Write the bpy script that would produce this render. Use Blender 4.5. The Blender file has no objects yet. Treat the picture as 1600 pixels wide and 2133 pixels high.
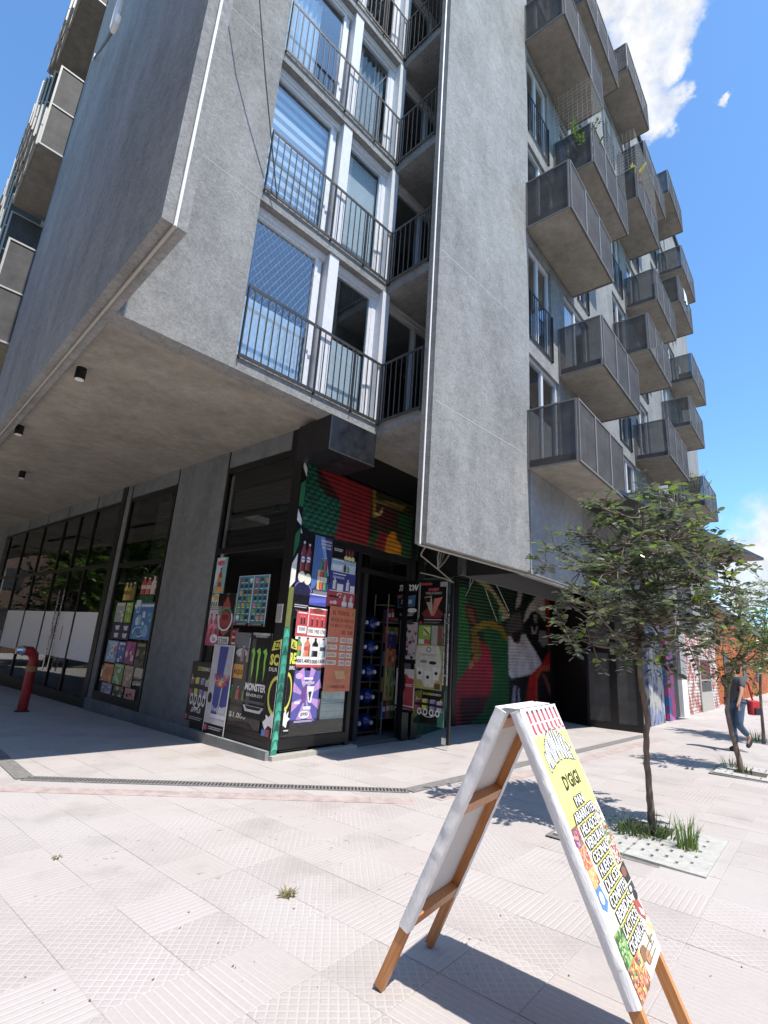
import bpy, math, random
import numpy as np
from mathutils import Matrix, Vector

random.seed(11)
rng = np.random.default_rng(5)
SC = bpy.context.scene
COL = SC.collection
rad = math.radians

# ------------------------------------------------------------------ camera
FPX, CX, CY, CAMH = 1060.0, 800.0, 1066.5, 1.55
_U = np.array([275.0, -4016.0, FPX]); _U /= np.linalg.norm(_U)
_Fw = np.array([0, 0, 1.0])
_Y = _Fw - _U * (_Fw @ _U); _Y /= np.linalg.norm(_Y)
_X = np.cross(_Y, _U)
if _X[0] < 0: _X = -_X
MC = np.array([_X, _Y, _U])
CAM = np.array([0, 0, CAMH])
cd = bpy.data.cameras.new('camera')
cd.sensor_fit = 'HORIZONTAL'; cd.sensor_width = 36.0; cd.lens = 36.0 * FPX / 1600.0
cd.clip_start = 0.05; cd.clip_end = 2000
cam = bpy.data.objects.new('camera', cd); COL.objects.link(cam)
_r = MC @ np.array([1, 0, 0.]); _u = MC @ np.array([0, -1., 0]); _b = -(MC @ np.array([0, 0, 1.]))
cam.matrix_world = Matrix([[_r[0], _u[0], _b[0], 0], [_r[1], _u[1], _b[1], 0], [_r[2], _u[2], _b[2], CAMH], [0, 0, 0, 1]])
SC.camera = cam

# ------------------------------------------------------------------ light
SUN_H, SUN_E = 138.0, 63.4
SKY_STRENGTH = 0.125
EXPOSURE = 0.62
sd = bpy.data.lights.new('sun', 'SUN'); sd.energy = 4.6; sd.angle = rad(0.53); sd.color = (1.0, 0.945, 0.865)
so = bpy.data.objects.new('sun', sd); COL.objects.link(so)
_sv = Vector((math.sin(rad(SUN_H)) * math.cos(rad(SUN_E)), math.cos(rad(SUN_H)) * math.cos(rad(SUN_E)), math.sin(rad(SUN_E))))
so.rotation_euler = _sv.to_track_quat('Z', 'Y').to_euler()
so.location = (8, -10, 22)
SC.view_settings.view_transform = 'Standard'; SC.view_settings.look = 'None'
SC.view_settings.exposure = EXPOSURE; SC.view_settings.gamma = 1.0
SC.view_settings.use_curve_mapping = False

def ray(px, py):
    return MC @ np.array([px - CX, py - CY, FPX])

world = bpy.data.worlds.new('World'); SC.world = world; world.use_nodes = True
nt = world.node_tree
for n in list(nt.nodes): nt.nodes.remove(n)

class NT:
    """small helper to write node trees"""
    def __init__(s, t): s.t = t
    def n(s, typ, **kw):
        x = s.t.nodes.new(typ)
        for k, v in kw.items(): setattr(x, k, v)
        return x
    def l(s, a, b): s.t.links.new(a, b)
    def val(s, node, i, v):
        if v is None: return
        if hasattr(v, 'node') : s.l(v, node.inputs[i])
        else: node.inputs[i].default_value = v
    def math(s, op, a, b=None, c=None, clamp=False):
        x = s.n('ShaderNodeMath', operation=op, use_clamp=clamp)
        s.val(x, 0, a); s.val(x, 1, b); s.val(x, 2, c)
        return x.outputs[0]
    def vmath(s, op, a, b=None):
        x = s.n('ShaderNodeVectorMath', operation=op)
        s.val(x, 0, a); s.val(x, 1, b)
        return x.outputs['Value' if op in ('DOT_PRODUCT', 'LENGTH') else 'Vector']
    def mapr(s, v, a, b, c=0.0, d=1.0, interp='LINEAR'):
        x = s.n('ShaderNodeMapRange', interpolation_type=interp)
        s.val(x, 0, v)
        for i, q in enumerate((a, b, c, d)): x.inputs[i + 1].default_value = q
        return x.outputs[0]
    def noise(s, vec, scale, detail=4, rough=0.55, color=False):
        x = s.n('ShaderNodeTexNoise'); s.val(x, 'Vector', vec)
        x.inputs['Scale'].default_value = scale; x.inputs['Detail'].default_value = detail; x.inputs['Roughness'].default_value = rough
        return x.outputs['Color' if color else 'Fac']
    def mix(s, f, a, b, blend='MIX'):
        x = s.n('ShaderNodeMix', data_type='RGBA', blend_type=blend)
        s.val(x, 0, f)
        for i, q in ((6, a), (7, b)):
            if isinstance(q, tuple) and len(q) == 3: q = q + (1.0,)
            s.val(x, i, q)
        return x.outputs[2]
    def mapping(s, vec, scale=(1, 1, 1), rot=(0, 0, 0)):
        x = s.n('ShaderNodeMapping'); s.val(x, 'Vector', vec)
        x.inputs['Scale'].default_value = scale; x.inputs['Rotation'].default_value = rot
        return x.outputs[0]

w = NT(nt)
sky = w.n('ShaderNodeTexSky', sky_type='NISHITA', sun_disc=False)
sky.sun_elevation = rad(SUN_E); sky.sun_rotation = rad(SUN_H)
sky.air_density = 1.0; sky.dust_density = 0.6; sky.ozone_density = 2.5; sky.altitude = 550
tc = w.n('ShaderNodeTexCoord')
dirv = tc.outputs['Generated']
n1 = w.noise(dirv, 11.0, 8, 0.66, color=True)
off = w.vmath('SCALE', w.vmath('SUBTRACT', n1, (0.5, 0.5, 0.5))); off.node.inputs['Scale'].default_value = 0.13
dd = w.vmath('NORMALIZE', w.vmath('ADD', dirv, off))
mask = None
for px, py, r in ((1280, 0, .045), (1330, 70, .05), (1385, 60, .042), (1320, 140, .045), (1390, 115, .028), (1340, 215, .042), (1370, 250, .03), (1405, 215, .026), (1432, 208, .014), (1525, 212, .011),
                  (1605, 1165, .062), (1545, 1160, .035), (1515, 1165, .022), (1680, 1150, .10), (1560, 1210, .06), (1900, 1150, .13), (-700, 300, .2), (2300, 700, .2)):
    d = ray(px, py); d /= np.linalg.norm(d)
    dot = w.vmath('DOT_PRODUCT', dd, tuple(d))
    m = w.mapr(dot, math.cos(r * 1.25), math.cos(r * 0.45), 0, 1, 'SMOOTHSTEP')
    mask = m if mask is None else w.math('MAXIMUM', mask, m)
mask = w.math('MULTIPLY', mask, w.mapr(w.noise(dirv, 16.0, 6, .62), .36, .52, .72, 1.0))
# scattered fair weather clouds over the rest of the sky, the side behind the camera too
n2 = w.noise(w.mapping(dirv, (1, 1, 1.9)), 2.1, 7, 0.55)
back = w.mapr(w.vmath('DOT_PRODUCT', dirv, (0.25, 1.0, 0.1)), 0.0, -0.45)
m2 = w.math('MULTIPLY', w.mapr(n2, 0.60, 0.70, 0, .8, 'SMOOTHSTEP'), back)
mask = w.math('MAXIMUM', mask, m2)
n3 = w.noise(dirv, 30.0, 4, 0.6)
cl = w.mix(w.mapr(n3, 0.35, 0.65), (4.2, 4.4, 4.7), (5.6, 5.6, 5.6))
skyc = w.mix(1.0, sky.outputs[0], (1.04, 1.42, 1.62), 'MULTIPLY')
skyc = w.mix(mask, skyc, cl)
bg = w.n('ShaderNodeBackground'); w.l(skyc, bg.inputs['Color']); bg.inputs['Strength'].default_value = SKY_STRENGTH
out = w.n('ShaderNodeOutputWorld'); w.l(bg.outputs[0], out.inputs[0])

# ------------------------------------------------------------------ coordinates
def gz(x, y):                      # the pavement falls a little to the left
    return .0151 * (x + 1.3) - .01312 * (y - 7.33)
def hdg(a): return np.array([math.sin(rad(a)), math.cos(rad(a)), 0.0])
class Frame:
    def __init__(s, o, h):
        s.o = np.array([o[0], o[1], o[2] if len(o) > 2 else 0.0]); s.x = hdg(h); s.y = hdg(h - 90); s.z = np.array([0, 0, 1.0])
    def M(s, ox=0, oy=0, oz=0, rz=0):
        p = s.w(ox, oy, oz)
        m = Matrix([[s.x[0], s.y[0], 0, p[0]], [s.x[1], s.y[1], 0, p[1]], [0, 0, s.z[2], p[2]], [0, 0, 0, 1]])
        return m @ Matrix.Rotation(rz, 4, 'Z') if rz else m
    def w(s, x, y, z): return s.o + s.x * x + s.y * y + s.z * z
    def loc(s, P): q = np.array(P) - s.o; return np.array([q @ s.x, q @ s.y, q[2]])
    def pick(s, px, py, axis, val):      # where the line of sight meets a wall plane of this frame
        d = ray(px, py); n = (s.x, s.y, s.z)[axis]
        t = (val - (CAM - s.o) @ n) / (d @ n)
        return s.loc(CAM + d * t)
def ground(px, py):
    z = 0.0
    for i in range(8):
        d = ray(px, py); P = CAM + d * ((z - CAMH) / d[2]); z = gz(P[0], P[1])
    return P
def facing(px, py, P):                    # point on the upright plane through P square to the view
    n = np.array([P[0], P[1], 0.0]); n /= np.linalg.norm(n); d = ray(px, py)
    return CAM + d * (((np.array(P) - CAM) @ n) / (d @ n))
def project(P):
    q = MC.T @ (np.array(P, float) - CAM); return q[0] / q[2] * FPX + CX, q[1] / q[2] * FPX + CY, q[2]

FS = Frame((-1.30, 7.33), 41.5)            # shop: x along the shop door face, y along the long left face
FB = Frame((-0.193, 7.272), 45.2)          # upper block, origin in the notch
FF = Frame((0.523, 6.41), 45.4)            # right hand fin
FR = Frame((2.50, 8.31), 41.0)             # balcony facade
_p = ground(947, 1512)
FM = Frame((_p[0], _p[1]), 52.0)           # mural shutter
LEVEL = [4.68 + 2.535 * k for k in range(9)]

# ------------------------------------------------------------------ mesh builder
def lin(c):
    if isinstance(c, str):
        c = tuple(int(c[i:i + 2], 16) / 255 for i in (0, 2, 4))
        c = tuple(x / 12.92 if x <= .04045 else ((x + .055) / 1.055) ** 2.4 for x in c)
    return (c[0], c[1], c[2], 1.0)

class MB:
    def __init__(s): s.v = []; s.f = []; s.c = []; s.m = []
    def add(s, vs, fs, col=None, mi=0):
        b = len(s.v); s.v.extend([tuple(map(float, p)) for p in vs])
        for f in fs: s.f.append([i + b for i in f]); s.c.append(col); s.m.append(mi)
    def box(s, x0, x1, y0, y1, z0, z1, col=None, mi=0):
        vs = [(x, y, z) for z in (z0, z1) for y in (y0, y1) for x in (x0, x1)]
        s.add(vs, [(0, 2, 3, 1), (4, 5, 7, 6), (0, 1, 5, 4), (2, 6, 7, 3), (0, 4, 6, 2), (1, 3, 7, 5)], col, mi)
        return s
    def bar(s, a, b, wx, wy, up=(0, 0, 1), col=None, mi=0):     # square bar between two points
        a = Vector(a); b = Vector(b); d = (b - a).normalized(); u = Vector(up)
        if abs(d.dot(u)) > .98: u = Vector((1, 0, 0))
        p = d.cross(u).normalized(); q = p.cross(d)
        vs = [c + p * (i * wx / 2) + q * (j * wy / 2) for c in (a, b) for i, j in ((-1, -1), (1, -1), (1, 1), (-1, 1))]
        s.add(vs, [(0, 3, 2, 1), (4, 5, 6, 7), (0, 1, 5, 4), (1, 2, 6, 5), (2, 3, 7, 6), (3, 0, 4, 7)], col, mi)
        return s
    def tube(s, pts, r, n=6, col=None, mi=0, cap=True):
        pts = [Vector(p) for p in pts]; rs = r if isinstance(r, (list, tuple)) else [r] * len(pts)
        b = len(s.v); prev = None
        for i, p in enumerate(pts):
            d = (pts[min(i + 1, len(pts) - 1)] - pts[max(i - 1, 0)]).normalized()
            u = prev if prev is not None else (Vector((0, 0, 1)) if abs(d.z) < .9 else Vector((1, 0, 0)))
            a = d.cross(u)
            if a.length < 1e-4: a = d.cross(Vector((.3, 1, .2)))
            a.normalize(); c = a.cross(d).normalized(); prev = c
            for k in range(n):
                t = 2 * math.pi * k / n
                s.v.append(tuple(p + (a * math.cos(t) + c * math.sin(t)) * rs[i]))
        for i in range(len(pts) - 1):
            for k in range(n):
                k2 = (k + 1) % n
                s.f.append([b + i * n + k, b + i * n + k2, b + (i + 1) * n + k2, b + (i + 1) * n + k]); s.c.append(col); s.m.append(mi)
        if cap:
            e = b + (len(pts) - 1) * n; q = len(s.v)
            s.v.extend(s.v[b:b + n]); s.v.extend(s.v[e:e + n])
            s.f.append([q + k for k in reversed(range(n))]); s.c.append(col); s.m.append(mi)
            s.f.append([q + n + k for k in range(n)]); s.c.append(col); s.m.append(mi)
        return s
    def prism(s, poly, z0, z1, col=None, mi=0):                # upright prism over an xy outline
        n = len(poly)
        vs = [(p[0], p[1], z0) for p in poly] + [(p[0], p[1], z1) for p in poly]
        s.add(vs, [tuple(reversed(range(n))), tuple(range(n, 2 * n))] + [(i, (i + 1) % n, n + (i + 1) % n, n + i) for i in range(n)], col, mi)
        return s
    def xf(s, M, start=0):
        for i in range(start, len(s.v)): s.v[i] = tuple(M @ Vector(s.v[i]))
        return s
    def mesh(s, name, mats, smooth=False):
        me = bpy.data.meshes.new(name); me.from_pydata(s.v, [], s.f)
        for m in (mats if isinstance(mats, (list, tuple)) else [mats]): me.materials.append(m)
        if any(s.m): me.polygons.foreach_set('material_index', s.m)
        if any(c is not None for c in s.c):
            at = me.color_attributes.new('Col', 'FLOAT_COLOR', 'CORNER'); arr = []
            for f, c in zip(s.f, s.c):
                if c is None: c = (.5, .5, .5, 1)
                if isinstance(c, list):
                    for q in c: arr.extend(q)
                else: arr.extend(c * len(f))
            at.data.foreach_set('color', arr)
        if smooth: me.polygons.foreach_set('use_smooth', [True] * len(s.f))
        me.update(); return me
    def build(s, name, mats, parent=None, M=None, smooth=False, **kw):
        return obj(name, s.mesh(name, mats, smooth), parent, M, **kw)

WM = {}
def obj(name, data, parent=None, M=None, label=None, cat=None, group=None, kind=None):
    o = bpy.data.objects.new(name, data); COL.objects.link(o)
    M = M if M is not None else Matrix.Identity(4)
    if parent is not None:
        o.parent = parent; o.matrix_local = WM[parent.name].inverted() @ M
    else: o.matrix_world = M
    WM[o.name] = M.copy()
    if label: o['label'] = label
    if cat: o['category'] = cat
    if group: o['group'] = group
    if kind: o['kind'] = kind
    return o
def thing(name, label, cat, M=None, group=None):
    return obj(name, None, None, M, label, cat, group)

# ------------------------------------------------------------------ materials
def mat(name, base=(.5, .5, .5), rough=.6, metal=0.0, spec=.5):
    m = bpy.data.materials.new(name); m.use_nodes = True
    t = NT(m.node_tree); b = m.node_tree.nodes['Principled BSDF']
    b.inputs['Base Color'].default_value = (*base, 1); b.inputs['Roughness'].default_value = rough
    b.inputs['Metallic'].default_value = metal; b.inputs['Specular IOR Level'].default_value = spec
    return m, t, b
def coords(t, kind='Object'):
    return t.n('ShaderNodeTexCoord').outputs[kind]
def bump(t, b, h, strength=.3, dist=.01):
    x = t.n('ShaderNodeBump'); x.inputs['Strength'].default_value = strength; x.inputs['Distance'].default_value = dist
    t.l(h, x.inputs['Height']); t.l(x.outputs[0], b.inputs['Normal'])

def stucco(name, base, streak=.5, gr=1.0):
    m, t, b = mat(name, base, .9, spec=.25)
    co = t.n('ShaderNodeNewGeometry').outputs['Position']
    big = t.noise(t.mapping(co, (.9, .9, .45)), 1.25, 7, .62)
    st = t.noise(t.mapping(co, (1.6, 1.6, .26)), 1.5, 5, .62)
    fine = t.noise(co, 27, 8, .80)
    trow = t.noise(t.mapping(co, (1, 1, 1.25), (0, .6, .4)), 5.5, 6, .7)
    k = t.math('ADD', t.mapr(big, .35, .65, -.15, .15), t.mapr(st, .3, .7, -.12 * streak, .12 * streak))
    k = t.math('ADD', k, t.mapr(fine, .34, .66, -.21 * gr, .21 * gr))
    k = t.math('ADD', k, t.mapr(trow, .38, .62, -.11, .11))
    c = t.mix(t.math('ADD', k, .5), tuple(x * .52 for x in base), tuple(min(1, x * 1.48) for x in base))
    t.l(c, b.inputs['Base Color'])
    bump(t, b, t.math('ADD', fine, t.math('MULTIPLY', trow, .8)), .60 * gr, .012)
    return m
M_WALL = stucco('stucco_grey', (.242, .244, .238), .8, 1.4)
M_WALL2 = stucco('stucco_fin', (.252, .254, .248), .8, 1.3)
M_SOFF = stucco('soffit_concrete', (.285, .262, .225), .1, .5)
M_JOINT = None
M_BASE = stucco('painted_base_grey', (.20, .215, .22), .5, .4)
M_SMOOTH = stucco('smooth_grey_render', (.27, .28, .285), .4, .5)  # smooth grey, a little lighter and cooler than the stucco walls

def simple(name, base, rough=.5, metal=0.0, spec=.5, mottled=.15, scale=14):
    m, t, b = mat(name, base, rough, metal, spec)
    co = coords(t); nz = t.noise(co, scale, 5, .6)
    t.l(t.mix(t.mapr(nz, .3, .7), tuple(x * (1 - mottled) for x in base), tuple(min(1, x * (1 + mottled)) for x in base)), b.inputs['Base Color'])
    t.l(t.mapr(nz, .3, .7, max(.05, rough - .08), min(1, rough + .08)), b.inputs['Roughness'])
    return m
M_BLACK = simple('black_frame_paint', (.008, .008, .009), .4)
M_DARKMET = simple('charcoal_metal', (.030, .031, .033), .45)
M_JOINT = simple('pale_joint', (.46, .455, .44), .9)
M_FRAMEMET = simple('grey_metal_frame', (.17, .165, .16), .6)
M_BALU = simple('dark_railing_metal', (.022, .023, .025), .5)
M_PVC = simple('white_pvc', (.62, .63, .65), .35, mottled=.05)
M_WHITE = simple('white_paint', (.78, .78, .78), .5, mottled=.06)
M_PIPEW = simple('white_conduit', (.82, .82, .80), .4, mottled=.05)
M_PIPEG = simple('grey_conduit', (.40, .38, .34), .5, mottled=.08)
M_BLIND = simple('white_blind', (.80, .82, .83), .8, mottled=.05)
M_BLIND2 = simple('grey_blind_band', (.30, .34, .40), .8, mottled=.05)
M_CURT = simple('white_curtain', (.66, .70, .74), .9, mottled=.12)
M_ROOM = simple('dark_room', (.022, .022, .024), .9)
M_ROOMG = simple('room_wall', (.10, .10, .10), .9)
M_FILM = simple('frosted_film', (.84, .86, .90), .55, mottled=.05)
M_STEEL = simple('brushed_steel', (.62, .62, .63), .28, 1.0)
M_RED = simple('red_pipe_paint', (.33, .014, .014), .5, mottled=.55, scale=7)
M_WOOD = None
M_SLATG = simple('grey_shutter_slat', (.16, .165, .16), .45, .3)
M_CABG = simple('dull_cable', (.24, .23, .20), .7)
M_CABLE = simple('cable_black', (.02, .02, .02), .6)

def glass(name, tint=(.55, .6, .62), refl=1.0, base_refl=.06):
    m = bpy.data.materials.new(name); m.use_nodes = True; t = NT(m.node_tree)
    for n in list(m.node_tree.nodes): m.node_tree.nodes.remove(n)
    ge = t.n('ShaderNodeNewGeometry'); ca = t.math('ABSOLUTE', t.vmath('DOT_PRODUCT', ge.outputs['Incoming'], ge.outputs['True Normal']))
    sch = t.math('ADD', .045, t.math('MULTIPLY', .955, t.math('POWER', t.math('SUBTRACT', 1.0, ca), 5.0)))
    gl = t.n('ShaderNodeBsdfGlossy'); gl.inputs['Roughness'].default_value = .015; gl.inputs['Color'].default_value = (.96, .98, 1, 1)
    tr = t.n('ShaderNodeBsdfTransparent'); tr.inputs['Color'].default_value = (*tint, 1)
    mx = t.n('ShaderNodeMixShader'); o = t.n('ShaderNodeOutputMaterial')
    f = t.math('ADD', t.math('MULTIPLY', sch, refl), base_refl, clamp=True)
    nz = t.noise(coords(t), 1.3, 2, .5); bp = t.n('ShaderNodeBump'); bp.inputs['Strength'].default_value = .06; bp.inputs['Distance'].default_value = .02
    t.l(nz, bp.inputs['Height']); t.l(bp.outputs[0], gl.inputs['Normal'])
    t.l(f, mx.inputs[0]); t.l(tr.outputs[0], mx.inputs[1]); t.l(gl.outputs[0], mx.inputs[2]); t.l(mx.outputs[0], o.inputs[0])
    return m
M_GLASS = glass('window_glass', (.86, .91, .94), 1.4, .08)
M_GLASSD = glass('dark_shop_glass', (.62, .64, .65), .8, .015)
M_GLASSC = glass('clear_door_glass', (.88, .92, .91), .8, .015)

def perforated(name, base, hole=.34):
    m, t, b = mat(name, base, .65, 0.0, .2)
    tr = t.n('ShaderNodeBsdfTransparent'); mx = t.n('ShaderNodeMixShader'); o = m.node_tree.nodes['Material Output']
    co = t.mapping(coords(t), (90, 90, 90))
    v = t.n('ShaderNodeTexVoronoi'); v.inputs['Randomness'].default_value = 0.0; v.inputs['Scale'].default_value = 1.0; t.l(co, v.inputs['Vector'])
    h = t.mapr(v.outputs['Distance'], hole - .02, hole + .02, 1, 0)
    nz = t.noise(coords(t), 3.0, 4, .6)
    t.l(t.mix(t.mapr(nz, .3, .7), tuple(x * .75 for x in base), tuple(x * 1.3 for x in base)), b.inputs['Base Color'])
    t.l(h, mx.inputs[0]); t.l(b.outputs[0], mx.inputs[1]); t.l(tr.outputs[0], mx.inputs[2]); t.l(mx.outputs[0], o.inputs[0])
    return m
M_PERF = perforated('perforated_sheet', (.082, .076, .072), .36)
M_PERFL = perforated('perforated_gate_sheet', (.085, .082, .08), .26)

m, t, b = mat('printed_colour', (.5, .5, .5), .38)
at = t.n('ShaderNodeVertexColor', layer_name='Col'); nz = t.noise(coords(t), 9, 4, .6)
n2 = t.noise(coords(t), 55, 5, .7, color=True); n3 = t.noise(coords(t), 26, 3, .6)
pc = t.mix(1.0, at.outputs[0], t.mix(t.mapr(nz, .3, .7), (.78, .78, .78), (1, 1, 1)), 'MULTIPLY')
pc = t.mix(.16, pc, n2, 'OVERLAY'); pc = t.mix(t.mapr(n3, .55, .75, 0, .16), pc, (.20, .19, .19))
hs = t.n('ShaderNodeHueSaturation'); hs.inputs['Saturation'].default_value = .86; t.l(pc, hs.inputs['Color'])
t.l(hs.outputs[0], b.inputs['Base Color'])
M_PRINT = m
m, t, b = mat('sprayed_shutter_paint', (.5, .5, .5), .5)
at = t.n('ShaderNodeVertexColor', layer_name='Col'); co = t.n('ShaderNodeNewGeometry').outputs['Position']
nz = t.noise(t.mapping(co, (1, 1, .5)), 5, 6, .65)
t.l(t.mix(1.0, at.outputs[0], t.mix(t.mapr(nz, .3, .75), (.42, .42, .42), (1.0, 1.0, 1.0)), 'MULTIPLY'), b.inputs['Base Color'])
M_MURAL = m

# ------------------------------------------------------------------ flat print
_txt = {}
def text_mesh(s, bold=.0):
    key = (s, bold)
    if key not in _txt:
        cu = bpy.data.curves.new('lettering', 'FONT'); cu.body = s; cu.size = 1; cu.resolution_u = 2; cu.offset = bold
        o = bpy.data.objects.new('lettering', cu); COL.objects.link(o)
        me = bpy.data.meshes.new_from_object(o.evaluated_get(bpy.context.evaluated_depsgraph_get()))
        v = np.array([p.co[:2] for p in me.vertices]) if len(me.vertices) else np.zeros((1, 2))
        f = [list(p.vertices) for p in me.polygons]
        x0, y0 = v.min(0); x1, y1 = v.max(0)
        v = (v - (x0, y0)) / (max(x1 - x0, 1e-6), max(y1 - y0, 1e-6))
        _txt[key] = (v, f)
        bpy.data.objects.remove(o); bpy.data.curves.remove(cu); bpy.data.meshes.remove(me)
    return _txt[key]

def _mixc(a, b, f):
    return ''.join('%02x' % int(int(a[i:i + 2], 16) * (1 - f) + int(b[i:i + 2], 16) * f) for i in (0, 2, 4))
class Art:
    """print laid on a sheet: u to the right 0..1, v downward 0..1; each layer sits a little prouder"""
    def __init__(s, mb, wd, ht, y0=-.003, step=.00014):
        s.mb, s.w, s.h, s.y, s.step = mb, wd, ht, y0, step
    def _put(s, pts, faces, col):
        s.y -= s.step
        s.mb.add([(p[0] * s.w, s.y, (1 - p[1]) * s.h) for p in pts], faces, lin(col))
    def poly(s, pts, col): s._put(pts, [list(range(len(pts)))[::-1]], col)
    def rect(s, x0, y0, x1, y1, col): s.poly([(x0, y0), (x1, y0), (x1, y1), (x0, y1)], col)
    def rects(s, rs, col):
        v, f = [], []
        for x0, y0, x1, y1 in rs:
            b = len(v); v += [(x0, y0), (x1, y0), (x1, y1), (x0, y1)]; f.append([b + 3, b + 2, b + 1, b])
        s._put(v, f, col)
    def ell(s, cx, cy, rx, ry, col, n=18):
        s.poly([(cx + rx * math.cos(2 * math.pi * i / n), cy + ry * math.sin(2 * math.pi * i / n)) for i in range(n)], col)
    def ring(s, cx, cy, rx, ry, k, col, a0=0, a1=360, n=28):
        v, f = [], []
        for i in range(n + 1):
            a = rad(a0 + (a1 - a0) * i / n); c, q = math.cos(a), math.sin(a)
            v += [(cx + rx * c, cy + ry * q), (cx + rx * k * c, cy + ry * k * q)]
        for i in range(n): f.append([2 * i, 2 * i + 2, 2 * i + 3, 2 * i + 1][::-1])
        s._put(v, f, col)
    def text(s, t, x0, y0, x1, y1, col, bold=.02, shear=0, arch=0):
        v, f = text_mesh(t, bold); pts = []
        for a, c in v:
            yy = y1 + (y0 - y1) * c
            if arch: yy -= arch * (1 - (2 * a - 1) ** 2) * (.35 + .65 * c)
            pts.append((x0 + (x1 - x0) * a + shear * c * (x1 - x0), yy))
        s._put(pts, [list(q) for q in f], col)
    def outlined(s, t, x0, y0, x1, y1, col, edge, dx, dy, bold=.02, arch=0):
        full = s.step; s.step = .000005
        for q in range(8):
            a = q * math.pi / 4; ox, oy = dx * math.cos(a), dy * math.sin(a)
            s.text(t, x0 + ox, y0 + oy, x1 + ox, y1 + oy, edge, bold, 0, arch)
        s.step = full
        s.text(t, x0, y0, x1, y1, col, bold, 0, arch)
    def lines(s, x0, y0, x1, y1, n, col, k=.45):
        dy = (y1 - y0) / n
        s.rects([(x0, y0 + i * dy, x1 - (x1 - x0) * .3 * ((i * 37) % 3) / 3, y0 + (i + k) * dy) for i in range(n)], col)
    def bottle(s, cx, y0, y1, wd, col, cap='d8d8d8', label=None):
        h = y1 - y0; a = wd / 2
        s.poly([(cx - a * .3, y0), (cx + a * .3, y0), (cx + a * .35, y0 + h * .16), (cx + a, y0 + h * .34), (cx + a * .92, y0 + h * .6), (cx + a, y1), (cx - a, y1), (cx - a * .92, y0 + h * .6), (cx - a, y0 + h * .34), (cx - a * .35, y0 + h * .16)], col)
        s.rect(cx - a * .85, y0 + h * .38, cx - a * .5, y1 - h * .02, _mixc(col, 'ffffff', .35)); s.rect(cx + a * .55, y0 + h * .36, cx + a * .97, y1 - h * .02, _mixc(col, '000000', .4))
        s.rect(cx - a * .38, y0 - h * .01, cx + a * .38, y0 + h * .07, cap)
        if label: s.rect(cx - a * .97, y0 + h * .46, cx + a * .97, y0 + h * .68, label)
    def can(s, cx, y0, y1, wd, col, label=None):
        a = wd / 2; h = y1 - y0
        s.poly([(cx - a * .8, y0), (cx + a * .8, y0), (cx + a, y0 + h * .08), (cx + a, y1 - h * .06), (cx + a * .8, y1), (cx - a * .8, y1), (cx - a, y1 - h * .06), (cx - a, y0 + h * .08)], col)
        s.rect(cx - a * .8, y0 + h * .08, cx - a * .45, y1 - h * .06, _mixc(col, 'ffffff', .3)); s.rect(cx + a * .5, y0 + h * .08, cx + a * .98, y1 - h * .06, _mixc(col, '000000', .4))
        s.rect(cx - a * .78, y0, cx + a * .78, y0 + h * .05, 'c8c8cc')
        if label: s.rect(cx - a, y0 + h * .35, cx + a, y0 + h * .6, label)
    def scatter(s, n, cols, seed, x0=0.05, y0=.05, x1=.95, y1=.95, r=.06, ar=1.0):
        g = random.Random(seed); full = s.step; s.step = .000005
        for i in range(n):
            x = g.uniform(x0, x1); y = g.uniform(y0, y1); q = r * g.uniform(.6, 1.3); c = g.choice(cols)
            if g.random() < .5: s.ell(x, y, q, q * ar * g.uniform(.7, 1.5), c, 9)
            else: s.rect(x - q, y - q * ar, x + q * g.uniform(.4, 1), y + q * ar, c)
        s.step = full

# ================================================================== GROUND
TILE = .4
FT = Frame((-1.296 - .03, 3.309), 41.0)
m, t, b = mat('pavement_tile', (.46, .42, .40), .82, spec=.25)
co = coords(t)
rv = t.math('FRACT', t.math('ADD', t.n('ShaderNodeObjectInfo').outputs['Random'], t.n('ShaderNodeNewGeometry').outputs['Random Per Island']))
gp = t.n('ShaderNodeNewGeometry').outputs['Position']
sp = t.n('ShaderNodeSeparateXYZ'); t.l(co, sp.inputs[0]); x, y = sp.outputs[0], sp.outputs[1]
def ridge(v, p, wd):
    fr = t.math('FRACT', t.math('ADD', t.math('MULTIPLY', v, 1 / p), 100.25))
    return t.math('SUBTRACT', 1.0, t.mapr(t.math('ABSOLUTE', t.math('SUBTRACT', fr, .5)), wd, wd + .09, 0, 1))
u1 = t.math('MULTIPLY', t.math('ADD', x, y), .7071); u2 = t.math('MULTIPLY', t.math('SUBTRACT', x, y), .7071)
diag = t.math('MAXIMUM', ridge(u1, .042, .08), ridge(u2, .042, .08))
str_ = ridge(x, .040, .09); str2 = ridge(y, .040, .09)
pick1 = t.math('GREATER_THAN', rv, .52); pick2 = t.math('GREATER_THAN', rv, .8)
pat = t.n('ShaderNodeMix', data_type='FLOAT'); t.l(pick1, pat.inputs[0]); t.l(diag, pat.inputs[2]); t.l(str_, pat.inputs[3]); pat = pat.outputs[0]
pat2 = t.n('ShaderNodeMix', data_type='FLOAT'); t.l(pick2, pat2.inputs[0]); t.l(pat, pat2.inputs[2]); t.l(str2, pat2.inputs[3]); pat = pat2.outputs[0]
wear = t.noise(gp, 1.7, 5, .6); wear2 = t.noise(gp, .55, 3, .5); fine = t.noise(gp, 60, 4, .7); spot = t.noise(gp, 5.5, 6, .75)
base = t.mix(rv, (.385, .345, .330), (.445, .405, .390))
base = t.mix(t.mapr(t.noise(gp, .33, 3, .5), .42, .6, 0, .5), base, (.395, .325, .306))
base = t.mix(t.mapr(wear2, .38, .68, 0, .8), base, (.425, .395, .378))
base = t.mix(t.mapr(wear, .55, .75, 0, .55), base, (.275, .255, .245))
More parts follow.
